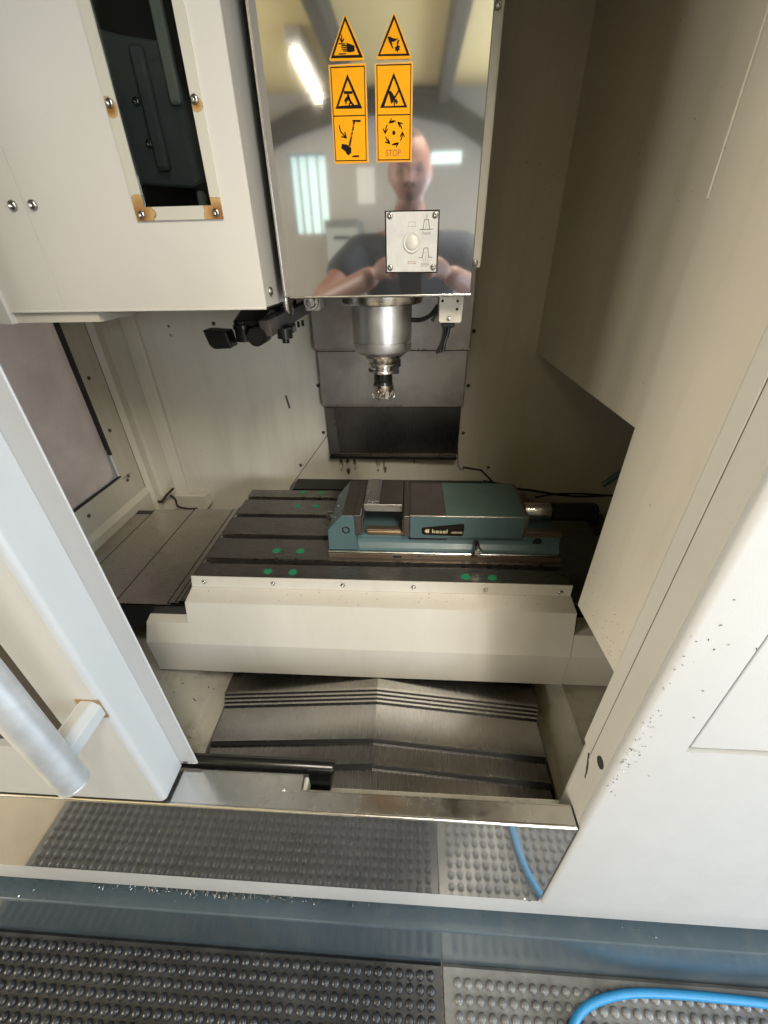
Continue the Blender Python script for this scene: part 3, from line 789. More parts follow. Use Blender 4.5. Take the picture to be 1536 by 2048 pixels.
# trough under the table, both sides of the way covers
bm = NB(); prism(bm, [(-.455, .530), (-.432, .530), (-.432, .545), (-.470, .552), (-.60, .600), (-.86, .66), (-.86, .645), (-.60, .585)], 'y', .345, 1.19)
tr = mk('chip_trough', bm, 'chute_paint', enc); tr['label'] = 'grimy paint-scratched chip trough left of the front way cover'
bm = NB(); prism(bm, [(.308, .515), (.330, .515), (.346, .548), (.372, .580), (.372, .598), (.366, .598), (.366, .584), (.340, .552), (.326, .53), (.308, .53)], 'y', .345, 1.19)
mk('chip_trough', bm, 'chute_paint', enc)
bm = NB(); box(bm, -1.0, .9, .345, 1.19, .44, .45); mk('tray_bottom', bm, 'black_void', enc)
bm = NB(); prism(bm, [(.3725, .598), (.90, .62), (.90, .612), (.3725, .590)], 'y', .345, .63); mk('trough_shelf', bm, 'chute_paint', enc)
bm = NB(); box(bm, -1.0, .9, .3355, .344, .44, .66); mk('tray_front', bm, 'chute_paint', enc)
# black round bar lying behind the sill
bm = NB(); lathe(bm, [(.0001, -.70), (.0118, -.70), (.0118, -.1225), (.0108, -.1205), (.0001, -.1205)], (0, .3580, .7000), 'x', 20); mk('bumper_bar', bm, 'black_anodised', enc, True)
bm = NB(); box(bm, -.165, -.125, .3365, .366, .664, .6875, .002); mk('bumper_block', bm, 'black_anodised', enc)
bm = NB(); box(bm, -.1655, -.158, .3108, .3352, .685, .7140, .002); mk('sill_spacer', bm, 'box_white', enc)

# ================================================================== SLIDING DOOR
door = thing('sliding_door', 'white sliding door pushed open at the left, with window and bar handle', 'door', (-.7, .31, .728))
bm = NB()
# front sheet with window opening, closed by right return
frame_ring(bm, 'y', (-1.4, -.383, .728, 2.0), (-1.2, -.452, .872, 1.8), .282, .292)
mk('front_sheet', bm, 'door_paint', door)
bm = NB()
prof = [(-.383, .282)] + quarter(-.383, .290, .008, 270, 360, 6) + [(-.375, .336), (-.385, .336), (-.385, .292), (-.383, .292)]
prof = [(-.3828, .2921)] + [(-.3828, .282)] + quarter(-.383, .290, .008, 270, 360, 6)[1:] + [(-.375, .336), (-.383, .336)]
prism(bm, prof, 'z', .728, 2.0)
e = mk('edge_return', bm, 'white_paint', door, True)
bm = NB(); box(bm, -.383, -.3455, .3365, .3395, .734, 2.0, .0012, 2); mk('seal_flange', bm, 'white_paint', door)
bm = NB(); box(bm, -.378, -.3475, .3362, .3366, .734, .7405); mk('flange_foot', bm, 'bright_steel', door)
bm = NB(); box(bm, -1.21, -.447, .2925, .2965, .866, 1.81); mk('window_pane', bm, 'door_glass', door)
bm = NB(); frame_ring(bm, 'y', (-1.4, -.44, .74, 1.9), (-1.18, -.468, .888, 1.78), .2975, .312); mk('inner_sheet', bm, 'cream_paint', door)
bm = NB(); box(bm, -1.4, -.386, .30, .334, .7205, .7278); mk('door_track', bm, 'seam_dark', door)
hd = bm = NB(); lathe(bm, [(.0001, .9520), (.0148, .9520), (.0158, .9530), (.0158, .9560), (.0152, .9565), (.0160, .9572), (.0160, 1.95)], (-.372, .207, 0), 'z', 40)
hd = mk('handle', bm, 'handle_aluminium', door, True)
bm = NB(); prism(bm, [(-.402, .958), (-.408, .963), (-.408, .984), (-.400, .992), (-.386, .992), (-.3775, .984), (-.3775, .966), (-.386, .958)], 'y', .2205, .2818, .0012); mk('bracket', bm, 'white_paint', hd)
bm = NB(); box(bm, -.4088, -.3768, .2810, .2819, .9572, .9932, .0003); mk('bracket_weld', bm, 'brown_print', hd)

# ================================================================== TOOL CHANGER COVER (upper left)
tc = thing('tool_changer_cover', 'large cream sheet metal tool changer cover with a narrow rust-edged window', 'machine cover', (-.35, .60, 1.40))
bm = NB(); frame_ring(bm, 'y', (-.4375, -.1785, 1.401, 2.15), (-.2985, -.2205, 1.5025, 1.72), .55, .553)
mk('front_sheet', bm, 'cabinet_paint', tc)
bm = NB(); box(bm, -.512, -.4381, .55, .553, 1.401, 2.15); mk('side_sheet', bm, 'cabinet_paint', tc)
bm = NB(); prism(bm, [(-.1784, .5503), (-.1780, .5503), (-.1775, .551), (-.1775, .640), (-.1805, .640), (-.1805, .5535), (-.1784, .5535)], 'z', 1.4012, 2.15)
sd = mk('return_sheet', bm, 'cabinet_paint', tc)
bm = NB(); box(bm, -.512, -.181, .5535, .672, 1.4035, 1.4055); mk('bottom_sheet', bm, 'cream_paint', tc)
bm = NB(); box(bm, -.512, -.1780, .5494, .5534, 1.3985, 1.4011, .0005); mk('bottom_lip', bm, 'cabinet_paint', tc)
screw(sd, SCREW_MID, (-.1774, .573, 1.417), FACE_PX)
bm = NB(); box(bm, -.512, -.186, .672, .676, 1.4035, 2.15); mk('rear_sheet', bm, 'cream_paint', tc)
# left deeper part
bm = NB(); prism(bm, [(-.66, 1.392), (-.5125, 1.386), (-.5125, 2.15), (-.66, 2.15)], 'y', .545, .75); mk('outer_box', bm, 'cabinet_paint', tc)
bm = NB(); prism(bm, [(.5545, 1.3865), (.72, 1.3865), (.72, 1.4030), (.5545, 1.4030)], 'x', -.512, -.40); mk('drip_tray', bm, 'cream_paint', tc)
# window
bm = NB(); frame_ring(bm, 'y', (-.3097, -.2103, 1.4905, 1.73), (-.2980, -.2210, 1.5028, 1.722), .5478, .5496)
trim = mk('window_trim', bm, 'rusty_trim', tc); trim['label'] = 'narrow window trim stained with rust at its screws'
for x, z in ((-.303, 1.496), (-.217, 1.496), (-.305, 1.587), (-.217, 1.587)):
    screw(trim, SCREW_SMALL, (x, .5478, z))
for x, z in ((-.451, 1.508), (-.427, 1.508)):
    screw(tc, SCREW_MID, (x, .5498, z))
bm = NB(); box(bm, -.2984, -.2206, .5502, .5522, 1.5026, 1.7199); mk('window_glass', bm, 'tinted_glass', tc)
# what shows through the glass
bm = NB(); box(bm, -.36, -.185, .655, .66, 1.42, 1.9); mk('rear_plate', bm, 'black_void', tc)
bm = NB(); prism(bm, [(-.345, 1.66), (-.30, 1.65), (-.262, 1.645), (-.252, 1.62), (-.235, 1.535), (-.262, 1.525), (-.345, 1.532)], 'y', .600, .612, .002); mk('pot_plate', bm, 'grey_inside', tc)
bm = NB(); box(bm, -.292, -.278, .585, .598, 1.54, 1.64, .003); mk('pot_rib', bm, 'grey_inside', tc)
bm = NB(); box(bm, -.262, -.250, .59, .60, 1.595, 1.73, .002); mk('magazine_rail', bm, 'cream_paint', tc)
bm = NB(); box(bm, -.258, -.248, .60, .61, 1.495, 1.522, .002); mk('latch', bm, 'cream_paint', tc)
for x, z in ((-.303, 1.60), (-.300, 1.565), (-.256, 1.70)):
    screw(tc, SCREW_SMALL, (x, .599 if x < -.27 else .5895, z))

# set in place at its full size
tc.location = (-.4454, .7636, 1.3864)
tc.scale = (1.2727,) * 3

# ================================================================== TOOL CHANGE ARM
arm = thing('tool_change_arm', 'black tool change arm with gripper below the cream cover', 'tool changer', (-.2, .7, 1.36))
bm = NB(); prism(bm, [(.628, 1.3555), (.622, 1.378), (.92, 1.381), (1.06, 1.379), (1.06, 1.361), (.92, 1.361)], 'x', -.216, -.200, .0012); mk('arm_bar', bm, 'dark_arm', arm)
bm = NB(); prism(bm, [(.665, 1.3660), (.645, 1.3680), (.645, 1.376), (.68, 1.386), (.86, 1.390), (.86, 1.366)], 'x', -.262, -.2165, .002); mk('arm_plate', bm, 'black_anodised', arm)
bm = NB(); prism(bm, [(-.302, 1.366), (-.268, 1.3635), (-.2635, 1.3405), (-.290, 1.3395), (-.2965, 1.344)], 'y', .625, .655, .0016); mk('gripper_jaw', bm, 'black_plastic', arm)
bm = NB(); lathe(bm, [(.0001, 1.346), (.0125, 1.346), (.013, 1.362), (.0145, 1.363), (.0145, 1.369), (.012, 1.370), (.0125, 1.374), (.0001, 1.375)], (-.252, .655, 0), 'z', 26); mk('gripper_pin', bm, 'black_anodised', arm, True)
bm = NB(); lathe(bm, [(.0001, -.02), (.0115, -.02), (.0125, -.018), (.0125, .02), (.0001, .02)], (-.2205, .632, 1.357), 'y', 24); mk('pivot', bm, 'black_anodised', arm, True)
bm = NB(); box(bm, -.256, -.232, .655, .70, 1.351, 1.368, .002); mk('gripper_body', bm, 'black_plastic', arm)
bm = NB(); lathe(bm, [(.0001, 1.341), (.0055, 1.341), (.0055, 1.347), (.0115, 1.348), (.0118, 1.3615), (.0001, 1.3615)], (-.192, .665, 0), 'z', 24); mk('clamp_cylinder', bm, 'black_anodised', arm, True)
bm = NB(); box(bm, -.206, -.184, .685, .71, 1.351, 1.3625, .002); mk('clamp_block', bm, 'black_plastic', arm)
for k in range(3):
    bm = NB(); lathe(bm, [(.0024, 1.3535), (.0024, 1.3625)], (-.192 + .004 * k, .725 + .014 * k, 0), 'z', 10); mk('spring_pin', bm, 'black_plastic', arm)
bm = NB(); lathe(bm, [(.0001, 1.372), (.010, 1.372), (.012, 1.376), (.012, 1.40), (.0001, 1.40)], (-.206, .74, 0), 'z', 20); mk('shaft', bm, 'bright_steel', arm, True)
bm = NB(); lathe(bm, [(.0125, .004), (.0125, -.003), (.0118, -.004), (.0085, -.004), (.0085, -.006), (.007, -.008), (.0001, -.0085)], (-.166, .756, 1.3895), 'y', 26, False); mk('pivot_bolt', bm, 'bright_steel', arm, True)
bm = NB(); box(bm, -.179, -.153, .760, .80, 1.376, 1.398, .002); mk('pivot_block', bm, 'box_white', arm)
arm.location = (-.238, .833, 1.3429)
arm.scale = (1.19,) * 3

# ================================================================== COLUMN WAY COVER
zc = thing('column_way_cover', 'stepped steel way cover on the column behind the tool', 'way cover', (-.05, 1.19, .91))
def zplate(x0, x1, y, z0, z1, mat='column_steel'):
    bm = NB()
    prism(bm, [(x0, 1.1993), (x0, y + .002), (x0 + .002, y), (x1 - .002, y), (x1, y + .002), (x1, 1.1993), (x1 - .002, 1.1993), (x1 - .002, y + .0025), (x0 + .002, y + .0025), (x0 + .002, 1.1993)], 'z', z0, z1)
    box(bm, x0 + .0005, x1 - .0005, y - .0012, y - .0002, z0 + .0002, z0 + .005, .0003)
    pl = mk('plate', bm, mat, zc)
    bm = NB(); box(bm, x0 + .0003, x1 - .0003, y - .0020, y - .0013, z0 + .0005, z0 + .0035, .0002); mk('edge_lip', bm, 'brass_edge', pl)
    bm = NB(); box(bm, x0 + .003, x1 - .003, y + .0027, y + .0060, z0 - .003, z0 + .004); mk('shade_strip', bm, 'rubber', pl)  # dark strip painting the shadow below the plate's lower edge
    return pl
zplate(-.2575, .1590, 1.150, 1.2405, 2.1)
zplate(-.2545, .1565, 1.168, 1.0825, 1.2600)
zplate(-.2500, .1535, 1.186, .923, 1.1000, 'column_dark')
bm = NB(); box(bm, -.2475, .1510, 1.170, 1.1993, .9125, .9225, .001); mk('end_tray', bm, 'black_anodised', zc)
bm = NB(); prism(bm, [(-.250, 1.073), (-.2250, 1.073), (-.2170, .924), (-.2480, .924)], 'y', 1.1838, 1.1852); mk('side_flap', bm, 'table_steel', zc)

# ================================================================== SPINDLE HEAD
head = thing('spindle_head', 'mirror polished stainless spindle head with yellow warning stickers', 'spindle head', (-.05, .80, 1.40))
bm = NB()
x0, x1 = -.2015, .0928
prism(bm, [(x0, .95), (x0, .7265), (x0 + .0125, .7200), (x1 - .0015, .7200), (x1, .7215), (x1, .95)], 'z', 1.4005, 2.05)
cov = mk('cover', bm, 'mirror_steel', head); cov['label'] = 'polished stainless cover mirroring the workshop'
bm = NB(); lathe(bm, [(.0024, x0 + .009), (.0024, x1)], (0, .7215, 1.3995), 'x', 12); mk('cover_lip', bm, 'bright_steel', head, True)
bm = NB(); lathe(bm, [(.0016, 1.398), (.0016, 2.05)], (x0, .7262, 0), 'z', 10); mk('cover_edge', bm, 'bright_steel', head, True)
bm = NB(); box(bm, -.17, .122, .845, 1.16, 1.432, 2.1, .002); bd = mk('head_casting', bm, 'wall_paint', head)
screw(bd, SCREW_MID, (.112, .844, 1.440)); screw(bd, SCREW_MID, (.113, .844, 1.74))
CX, CY = -.0505, .80
bm = NB(); lathe(bm, [(.040, 1.402), (.0715, 1.402), (.0715, 1.3865), (.070, 1.3835), (.054, 1.3830)], (CX, CY, 0), 'z', 64, False); mk('flange_ring', bm, 'bright_steel', head, True)
bm = NB(); lathe(bm, [(.0530, 1.3835), (.0535, 1.380), (.0533, 1.3235), (.0524, 1.3225), (.0524, 1.3215), (.0533, 1.3205), (.0530, 1.3085), (.0515, 1.3055), (.0420, 1.3000), (.0405, 1.2995)], (CX, CY, 0), 'z', 64, False); mk('spindle_housing', bm, 'spindle_steel', head, True)
bm = NB(); lathe(bm, [(.0420, 1.3000), (.0400, 1.2965), (.0335, 1.2945), (.0325, 1.2865), (.0305, 1.2835), (.0001, 1.2835)], (CX, CY, 0), 'z', 48, False); mk('spindle_nose', bm, 'bright_steel', head, True)
bm = NB(); box(bm, CX + .024, CX + .034, CY - .012, CY - .002, 1.277, 1.290, .001); mk('drive_key', bm, 'black_anodised', head)
# coolant connector box with cut cable ends, and the curved cable
bm = NB(); prism(bm, [(.0465, 1.396), (.0865, 1.396), (.0855, 1.3585), (.0835, 1.3555), (.0500, 1.3560), (.0475, 1.3590)], 'y', .752, .790, .0012, 2); jb = mk('junction_box', bm, 'box_white', head)
for x, z in ((.0525, 1.3890), (.0770, 1.3885), (.0768, 1.3765)):
    bm = NB(); lathe(bm, [(.0022, 0), (.0022, -.0007)], (x, .7519, z), 'y', 14); mk('hole', bm, 'black_void', jb)
bm = NB(); lathe(bm, [(.0034, 0), (.0032, -.0025), (.0022, -.0038), (.0001, -.004)], (.0640, .7518, 1.3632), 'y', 14, False); mk('bolt', bm, 'bright_steel', jb, True)
bm = NB(); box(bm, .0535, .0755, .758, .776, 1.3475, 1.3558, .002); mk('cable_gland', bm, 'black_plastic', head)
for k, (dx, dy) in enumerate(((0, 0), (.005, .003), (.009, -.002), (.003, -.004), (.011, .004))):
    bm = NB(); tube(bm, [(.0575 + dx, .764 + dy, 1.350), (.0570 + dx * .8, .763 + dy, 1.335), (.0540 + dx * .7, .761 + dy, 1.322), (.0470 + dx * 1.2 - .004 * (k == 3), .758 + dy, 1.3085 - .002 * (k % 2))], .0022, 8); mk('cable', bm, 'black_plastic', head, True)
bm = NB(); tube(bm, [(.0470, .775, 1.380), (.036, .778, 1.366), (.020, .782, 1.358), (.002, .79, 1.357), (-.01, .80, 1.358)], .0038, 10); mk('cable', bm, 'black_plastic', head, True)
for k in range(2):
    bm = NB(); tube(bm, [(.0475, .772, 1.378 - k * .004), (.042, .770, 1.366 - k * .003), (.036 + .003 * k, .768, 1.358 - k * .002)], .0018, 8); mk('cable', bm, 'black_plastic', head, True)

# stickers
YS = .7200
def sticker(name, D, label):
    bm = NB(); prism(bm, D['base'], 'y', YS - .0007, YS - .0001)
    edge = mk('warning_sticker', bm, 'sticker_edge', head, label=label)
    cx = sum(p[0] for p in D['base']) / len(D['base']); cz = sum(p[1] for p in D['base']) / len(D['base'])
    bm = NB(); prism(bm, [(cx + (x - cx) * .955, cz + (z - cz) * .975) for x, z in D['base']], 'y', YS - .0010, YS - .00071)
    mk('yellow_face', bm, 'sticker_yellow', edge)
    bm = NB()
    o, i = D['ring']
    ya, yb = YS - .0013, YS - .00101
    # the triangle outline drawn as three bands
    ot = [o[0], o[1] if len(o) == 3 else ((o[1][0] + o[2][0]) / 2, (o[1][1] + o[2][1]) / 2), o[-1] if len(o) == 3 else ((o[-1][0] + o[-2][0]) / 2, (o[-1][1] + o[-2][1]) / 2)]
    for a in range(3):
        b_ = (a + 1) % 3
        prism(bm, [ot[a], ot[b_], i[b_], i[a]], 'y', ya, yb)
    for p in D['polys']:
        prism(bm, p, 'y', ya - .0001 * 0, yb)
    for w, p in D['strokes']:
        stroke(bm, p, w * .00062, ya - .00004, yb)
    mk('pictogram', bm, 'black_print', edge)
    return edge
sticker('a', PIC['tri_a'], 'yellow warning triangle with a crushed hand, left of the two')
sticker('b', PIC['tri_b'], 'yellow warning triangle with a hand at a cutter, right of the two')
sticker('c', PIC['rect_c'], 'tall yellow sticker with falling load and lever pictograms')
sd_ = sticker('d', PIC['rect_d'], 'tall yellow sticker with arrow circle and the word STOP')
(sx0, sz0), (sx1, sz1) = PIC['stop']
text_mesh('lettering', 'STOP', .0098, (sx0 - .0004, YS - .0011, sz0 - .0005), 'red_print', sd_, 0.88, .00006, .0002)

# tool release plate with button
PL = PIC['plate']
bm = NB(); prism(bm, PL['border'], 'y', YS - .0008, YS - .0001); rel = mk('release_plate', bm, 'black_print', head, label='white tool release plate with a round button')
bm = NB(); prism(bm, PL['white'], 'y', YS - .0012, YS - .00081); mk('plate_face', bm, 'label_white', rel)
bm = NB()
for w, p in PL['strokes']:
    stroke(bm, p, .00042, YS - .0014, YS - .00121)
mk('diagram', bm, 'grey_print', rel)
bm = NB()
for w, p in PL['thick']:
    stroke(bm, p, .0007, YS - .00145, YS - .00121)
mk('diagram', bm, 'black_print', rel)
bm = NB()
for w, p in PL['brown']:
    stroke(bm, p, .0006, YS - .0014, YS - .00121)
mk('diagram', bm, 'brown_print', rel)
bm = NB()
(nx0, nz0), (nx1, nz1) = PL['num']
for k in range(9):
    if k in (1, 5):
        continue
    x = nx0 + (nx1 - nx0) * k / 9
    stroke(bm, [(x, nz0), (x + .0006, nz0 + .0011)], .0004, YS - .0014, YS - .00121)
mk('small_print', bm, 'grey_print', rel)
for x, z in PL['screws']:
    screw(rel, SCREW_SMALL, (x, YS - .0012, z))
bc = PL['btn'][0]
bm = NB(); lathe(bm, [(.0133, 0), (.0133, -.0012), (.0125, -.0019), (.0098, -.0015)], (bc[0], YS - .0012, bc[1]), 'y', 40, False); mk('button_ring', bm, 'label_white', rel, True)
bm = NB(); lathe(bm, [(.0098, -.0012), (.0093, -.0014), (.0091, -.0022), (.0085, -.0026), (.0001, -.0028)], (bc[0], YS - .0012, bc[1]), 'y', 40, False); mk('button', bm, 'button_white', rel, True)

# ================================================================== MILLING TOOL
tool = thing('face_mill', 'small face mill with nickel cutter body clamped in the spindle', 'milling tool', (CX, CY, 1.216))
bm = NB(); lathe(bm, [(.0001, 1.2834), (.0290, 1.2834), (.0295, 1.2815), (.0270, 1.2790), (.0250, 1.2770), (.0250, 1.2735), (.0280, 1.2715), (.0290, 1.2690), (.0285, 1.2665), (.0200, 1.2650), (.0001, 1.2650)], (CX, CY, 0), 'z', 48); mk('holder_flange', bm, 'bright_steel', tool, True)
bm = NB(); box(bm, CX + .018, CX + .031, CY - .020, CY - .010, 1.2660, 1.2790, .001); mk('drive_slot', bm, 'black_void', tool)
bm = NB(); lathe(bm, [(.0001, 1.2655), (.0178, 1.2655), (.0180, 1.2500), (.0176, 1.2490), (.0180, 1.2480), (.0180, 1.2400), (.0001, 1.2400)], (CX, CY, 0), 'z', 40); mk('arbor', bm, 'black_anodised', tool, True)
bm = NB(); lathe(bm, [(.0001, 1.2432), (.0192, 1.2432), (.0202, 1.2420), (.0205, 1.2335), (.0190, 1.2300), (.0165, 1.2265), (.0160, 1.2180), (.0001, 1.2180)], (CX, CY, 0), 'z', 48); cb = mk('cutter_body', bm, 'cutter_nickel', tool, True)
bm = NB(); box(bm, CX - .0100, CX - .003, CY - .0212, CY - .012, 1.2385, 1.2475, .0006); mk('drive_lug', bm, 'black_anodised', tool)
for k in range(6):
    a = 2 * math.pi * k / 6 + .35
    def tb(l, w, h, r0, z0, mat, nm, tw=0.0):
        bm = NB()
        box(bm, -w / 2, w / 2, -l / 2, l / 2, 0, h, .0006)
        M = Matrix.Translation((CX, CY, z0)) @ Matrix.Rotation(a + tw, 4, 'Z') @ Matrix.Translation((0, -r0, 0)) @ Matrix.Rotation(R(8), 4, 'Y')
        bm.transform(M)
        return mk(nm, bm, mat, tool)
    tb(.0070, .0085, .0155, .0172, 1.2185, 'cutter_nickel', 'tooth')
    tb(.0055, .0028, .0085, .0195, 1.2158, 'bright_steel', 'insert', .30)

# ================================================================== MACHINE TABLE
tab = thing('machine_table', 'dark steel T-slot table with green dots and a cream splash guard', 'machine table', (-.064, .87, .60))
ys = [.731, .831, .931, 1.027]
prof = [(.6735, .79), (.6735, .85)]
for y in ys:
    prof += [(y - .009, .85), (y - .009, .836), (y - .016, .836), (y - .016, .826), (y + .016, .826), (y + .016, .836), (y + .009, .836), (y + .009, .85)]
prof += [(1.078, .85), (1.078, .79)]
bm = NB(); prism(bm, prof, 'x', -.480, .352, .0009)
mk('table_top', bm, 'table_steel', tab)
for y in ys:
    bm = NB(); prism(bm, [(y + .0088, .8502), (y + .0112, .8505), (y + .0112, .8490), (y + .0086, .8470)], 'x', -.4798, .3518); mk('worn_edge', bm, 'brass_edge', tab)
bm = NB(); box(bm, -.4795, .3515, .6732, .6742, .8490, .8504); mk('worn_edge', bm, 'brass_edge', tab)
bm = NB(); box(bm, -.40, .27, .69, 1.06, .60, .789); mk('saddle', bm, 'black_anodised', tab)
for x, y in [(-.318, 1.064), (-.261, 1.064), (-.317, .985), (-.261, .985), (-.316, .774), (-.258, .774), (-.315, .696), (-.257, .696), (.131, .694), (.189, .693)]:
    n = 18
    ph = random.random() * 6
    bm = NB(); prism(bm, [(x + (.0100 + .0011 * math.sin(3 * a + ph) + .0007 * math.sin(7 * a + 2 * ph)) * math.cos(a), y + (.0095 + .0010 * math.cos(2 * a + ph) + .0006 * math.sin(5 * a + ph)) * math.sin(a)) for a in [2 * math.pi * k / n for k in range(n)]], 'z', .8502, .8505)
    mk('green_dot', bm, 'green_dot', tab)
for x, y in [(-.309, .7405), (-.261, .7405), (.131, .7405), (.189, .7405), (-.309, 1.036), (-.261, 1.036)]:
    bm = NB(); lathe(bm, [(.0058, .8503), (.0058, .8401)], (x, y, 0), 'z', 14); mk('clamp_notch', bm, 'black_void', tab)
# splash guard along the front of the table
bm = NB(); prism(bm, [(-.482, .853), (.354, .853), (.3545, .822), (-.488, .822)], 'y', .6700, .6728, .0006, 2); sg = mk('guard_flange', bm, 'cover_paint', tab)
def sheet(profile, xs0, xs1, nm, th=.0022):
    """folded sheet: profile of (y,z); x limits given per profile point"""
    bm = NB()
    A = [bm.verts.new((xs0[i], y, z)) for i, (y, z) in enumerate(profile)]
    B = [bm.verts.new((xs1[i], y, z)) for i, (y, z) in enumerate(profile)]
    fs = [bm.faces.new((A[i], B[i], B[i + 1], A[i + 1])) for i in range(len(profile) - 1)]
    bmesh.ops.recalc_face_normals(bm, faces=fs)
    bmesh.ops.solidify(bm, geom=bm.faces[:], thickness=th)
    bmesh.ops.recalc_face_normals(bm, faces=bm.faces[:])
    return mk(nm, bm, 'cover_paint', tab)
gd = sheet([(.6700, .8220), (.6275, .8150), (.6135, .7640), (.6000, .7120), (.6020, .6140), (.640, .600)],
           [-.4880, -.4835, -.4850, -.4850, -.4850, -.485], [.3545, .3560, .3560, .3560, .3560, .356], 'splash_guard')
gd['label'] = 'cream splash guard folded along the table front'
sheet([(.672, .7690), (.6142, .7640), (.6007, .7120), (.6027, .6140), (.640, .600)], [-.592, -.5830, -.5930, -.5930, -.593], [-.4855] * 5, 'guard_wing')
sheet([(.672, .7690), (.6142, .7640), (.6007, .7120), (.6027, .6140), (.640, .600)], [.3565] * 5, [.47] * 5, 'guard_wing')
for xx in (-.486, .3555):
    bm = NB(); prism(bm, [(.6705, .822), (.6285, .8145), (.6150, .766), (.6715, .7695)], 'x', xx - .001, xx + .001); mk('guard_cheek', bm, 'cover_paint', tab)
for x, z in ((-.455, .838), (-.297, .838), (-.140, .8385), (.016, .8385), (.172, .836), (.331, .834)):
    screw(sg, SCREW_MID, (x, .6699, z))

# ================================================================== X AXIS WAY COVERS
xl = thing('x_way_cover', 'flat brushed steel telescopic cover left of the table', 'way cover', (-.66, .83, .79), 'telescopic way covers beside the table')
for k, (a, b_, z) in enumerate(((-.8485, -.786, .7905), (-.7875, -.657, .7945), (-.6585, -.530, .7985), (-.5315, -.510, .8040), (-.5115, -.495, .8095), (-.4965, -.4815, .8150))):
    bm = NB(); box(bm, a, b_, .634 + .001 * k, 1.045 - .001 * k, z - .002, z, .0006); mk('plate', bm, 'way_steel_x', xl)
    if k:
        bm = NB(); box(bm, a - .0032, a - .0002, .636, 1.04, z - .0036, z - .0004); mk('wiper_edge', bm, 'rubber', xl)
bm = NB(); box(bm, -.86, -.482, .638, .66, .72, .7912); mk('front_skirt', bm, 'black_anodised', xl)
bm = NB(); box(bm, -.86, -.482, 1.02, 1.04, .70, .7912); mk('rear_skirt', bm, 'black_anodised', xl)
xr = thing('x_way_cover', 'shadowed dark telescopic cover right of the table end', 'way cover', (.6, .83, .79), 'telescopic way covers beside the table')
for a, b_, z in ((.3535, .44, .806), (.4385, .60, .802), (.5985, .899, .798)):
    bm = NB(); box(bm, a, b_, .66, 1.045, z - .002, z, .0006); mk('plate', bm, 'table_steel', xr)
bm = NB(); box(bm, .3535, .899, .662, .68, .72, .7955); mk('front_skirt', bm, 'black_anodised', xr)

# ================================================================== Y AXIS WAY COVER
yc = thing('y_way_cover', 'ridged steel telescopic cover below the splash guard', 'way cover', (-.063, .5, .55))
XC, HW = -.063, .3665
edges = [(.345, .440, .5800, .5380, 0), (.424, .490, .5880, .5460, 0), (.470, .570, .5960, .5540, 0), (.5510, .575, .6005, .5585, 1), (.5585, .582, .6045, .5625, 1), (.5660, .590, .6085, .5665, 1), (.5735, .80, .6125, .5705, 0)]
for k, (ya, yb, zr, zs, tight) in enumerate(edges):
    hw = HW - .004 + .0016 * k
    bm = NB()
    prism(bm, [(XC - hw, zs - .018), (XC - hw + .004, zs), (XC, zr), (XC + hw - .004, zs), (XC + hw, zs - .018), (XC + hw - .002, zs - .018), (XC + hw - .006, zs - .003), (XC, zr - .003), (XC - hw + .006, zs - .003), (XC - hw + .002, zs - .018)], 'y', ya, yb)
    pl = mk('plate', bm, 'way_steel', yc)
    if k:
        # folded front edge; its rubber lip is widened to paint the step's shadow
        bm = NB()
        prism(bm, [(XC - hw + .003, zs + .0007), (XC, zr + .0007), (XC + hw - .003, zs + .0007), (XC + hw - .003, zs - .0040), (XC, zr - .0040), (XC - hw + .003, zs - .0040)], 'y', ya - .0016, ya + .0036)
        mk('edge_fold', bm, 'bright_steel', pl)
        bm = NB()
        prism(bm, [(XC - hw + .005, zs - .0030), (XC, zr - .0030), (XC + hw - .005, zs - .0030), (XC + hw - .005, zs - .0078), (XC, zr - .0078), (XC - hw + .005, zs - .0078)], 'y', ya - (.0045 if (tight or k == 6) else .0085), ya - .0017)
        mk('wiper_shadow_lip', bm, 'rubber', pl)

# ================================================================== VISE
vise = thing('machine_vise', 'teal machine vise with dark jaws bolted on the table', 'vise', (.083, .843, .85))
bm = NB(); box(bm, -.1845, .3515, .751, .935, .8503, .8640, .0008); ft = mk('foot', bm, 'brown_steel', vise)
bm = NB(); box(bm, -.1850, .3520, .7502, .936, .8642, .8695, .0010); mk('foot_rail', bm, 'bright_steel', vise)
bm = NB(); box(bm, -.032, -.013, .7500, .7512, .8545, .8600); mk('index_slot', bm, 'black_void', vise)
bm = NB(); box(bm, .0305, .0325, .7500, .7512, .8530, .8635); mk('index_line', bm, 'bright_steel', vise)
# bed: side wall with concave run-out
bed = [(-.118, .8697), (.348, .8697)]
bm = NB()
prism(bm, [(.7565, .8697), (.7585, .8760), (.7680, .8860), (.7700, .8930), (.7700, .9030), (.7760, .9050), (.9100, .9050), (.9160, .9030), (.9160, .893), (.9190, .8860), (.9285, .8760), (.9300, .8697)], 'x', -.116, .347, .0006)
bd_ = mk('bed', bm, 'teal_paint', vise)
bm = NB(); box(bm, -.095, .350, .7725, .790, .9052, .9180, .001); mk('guide_rail', bm, 'brown_steel', vise)
bm = NB(); box(bm, -.095, .350, .896, .9135, .9052, .9180, .001); mk('guide_rail', bm, 'brown_steel', vise)
bm = NB(); box(bm, -.0900, -.0085, .7700, .7724, .9060, .9145, .0008); mk('bronze_strip', bm, 'bronze', vise)
# concave fillet between fixed jaw block and bed
bm = NB()
f = [(-.1170, .9100)] + [(-.1170 + .024 - .024 * math.cos(R(a)), .8940 - .024 * math.sin(R(a)) + .0) for a in range(0, 91, 15)] + [(-.117, .8700)]
prism(bm, f, 'y', .7575, .775, .0008)
mk('fillet_web', bm, 'teal_paint', vise)
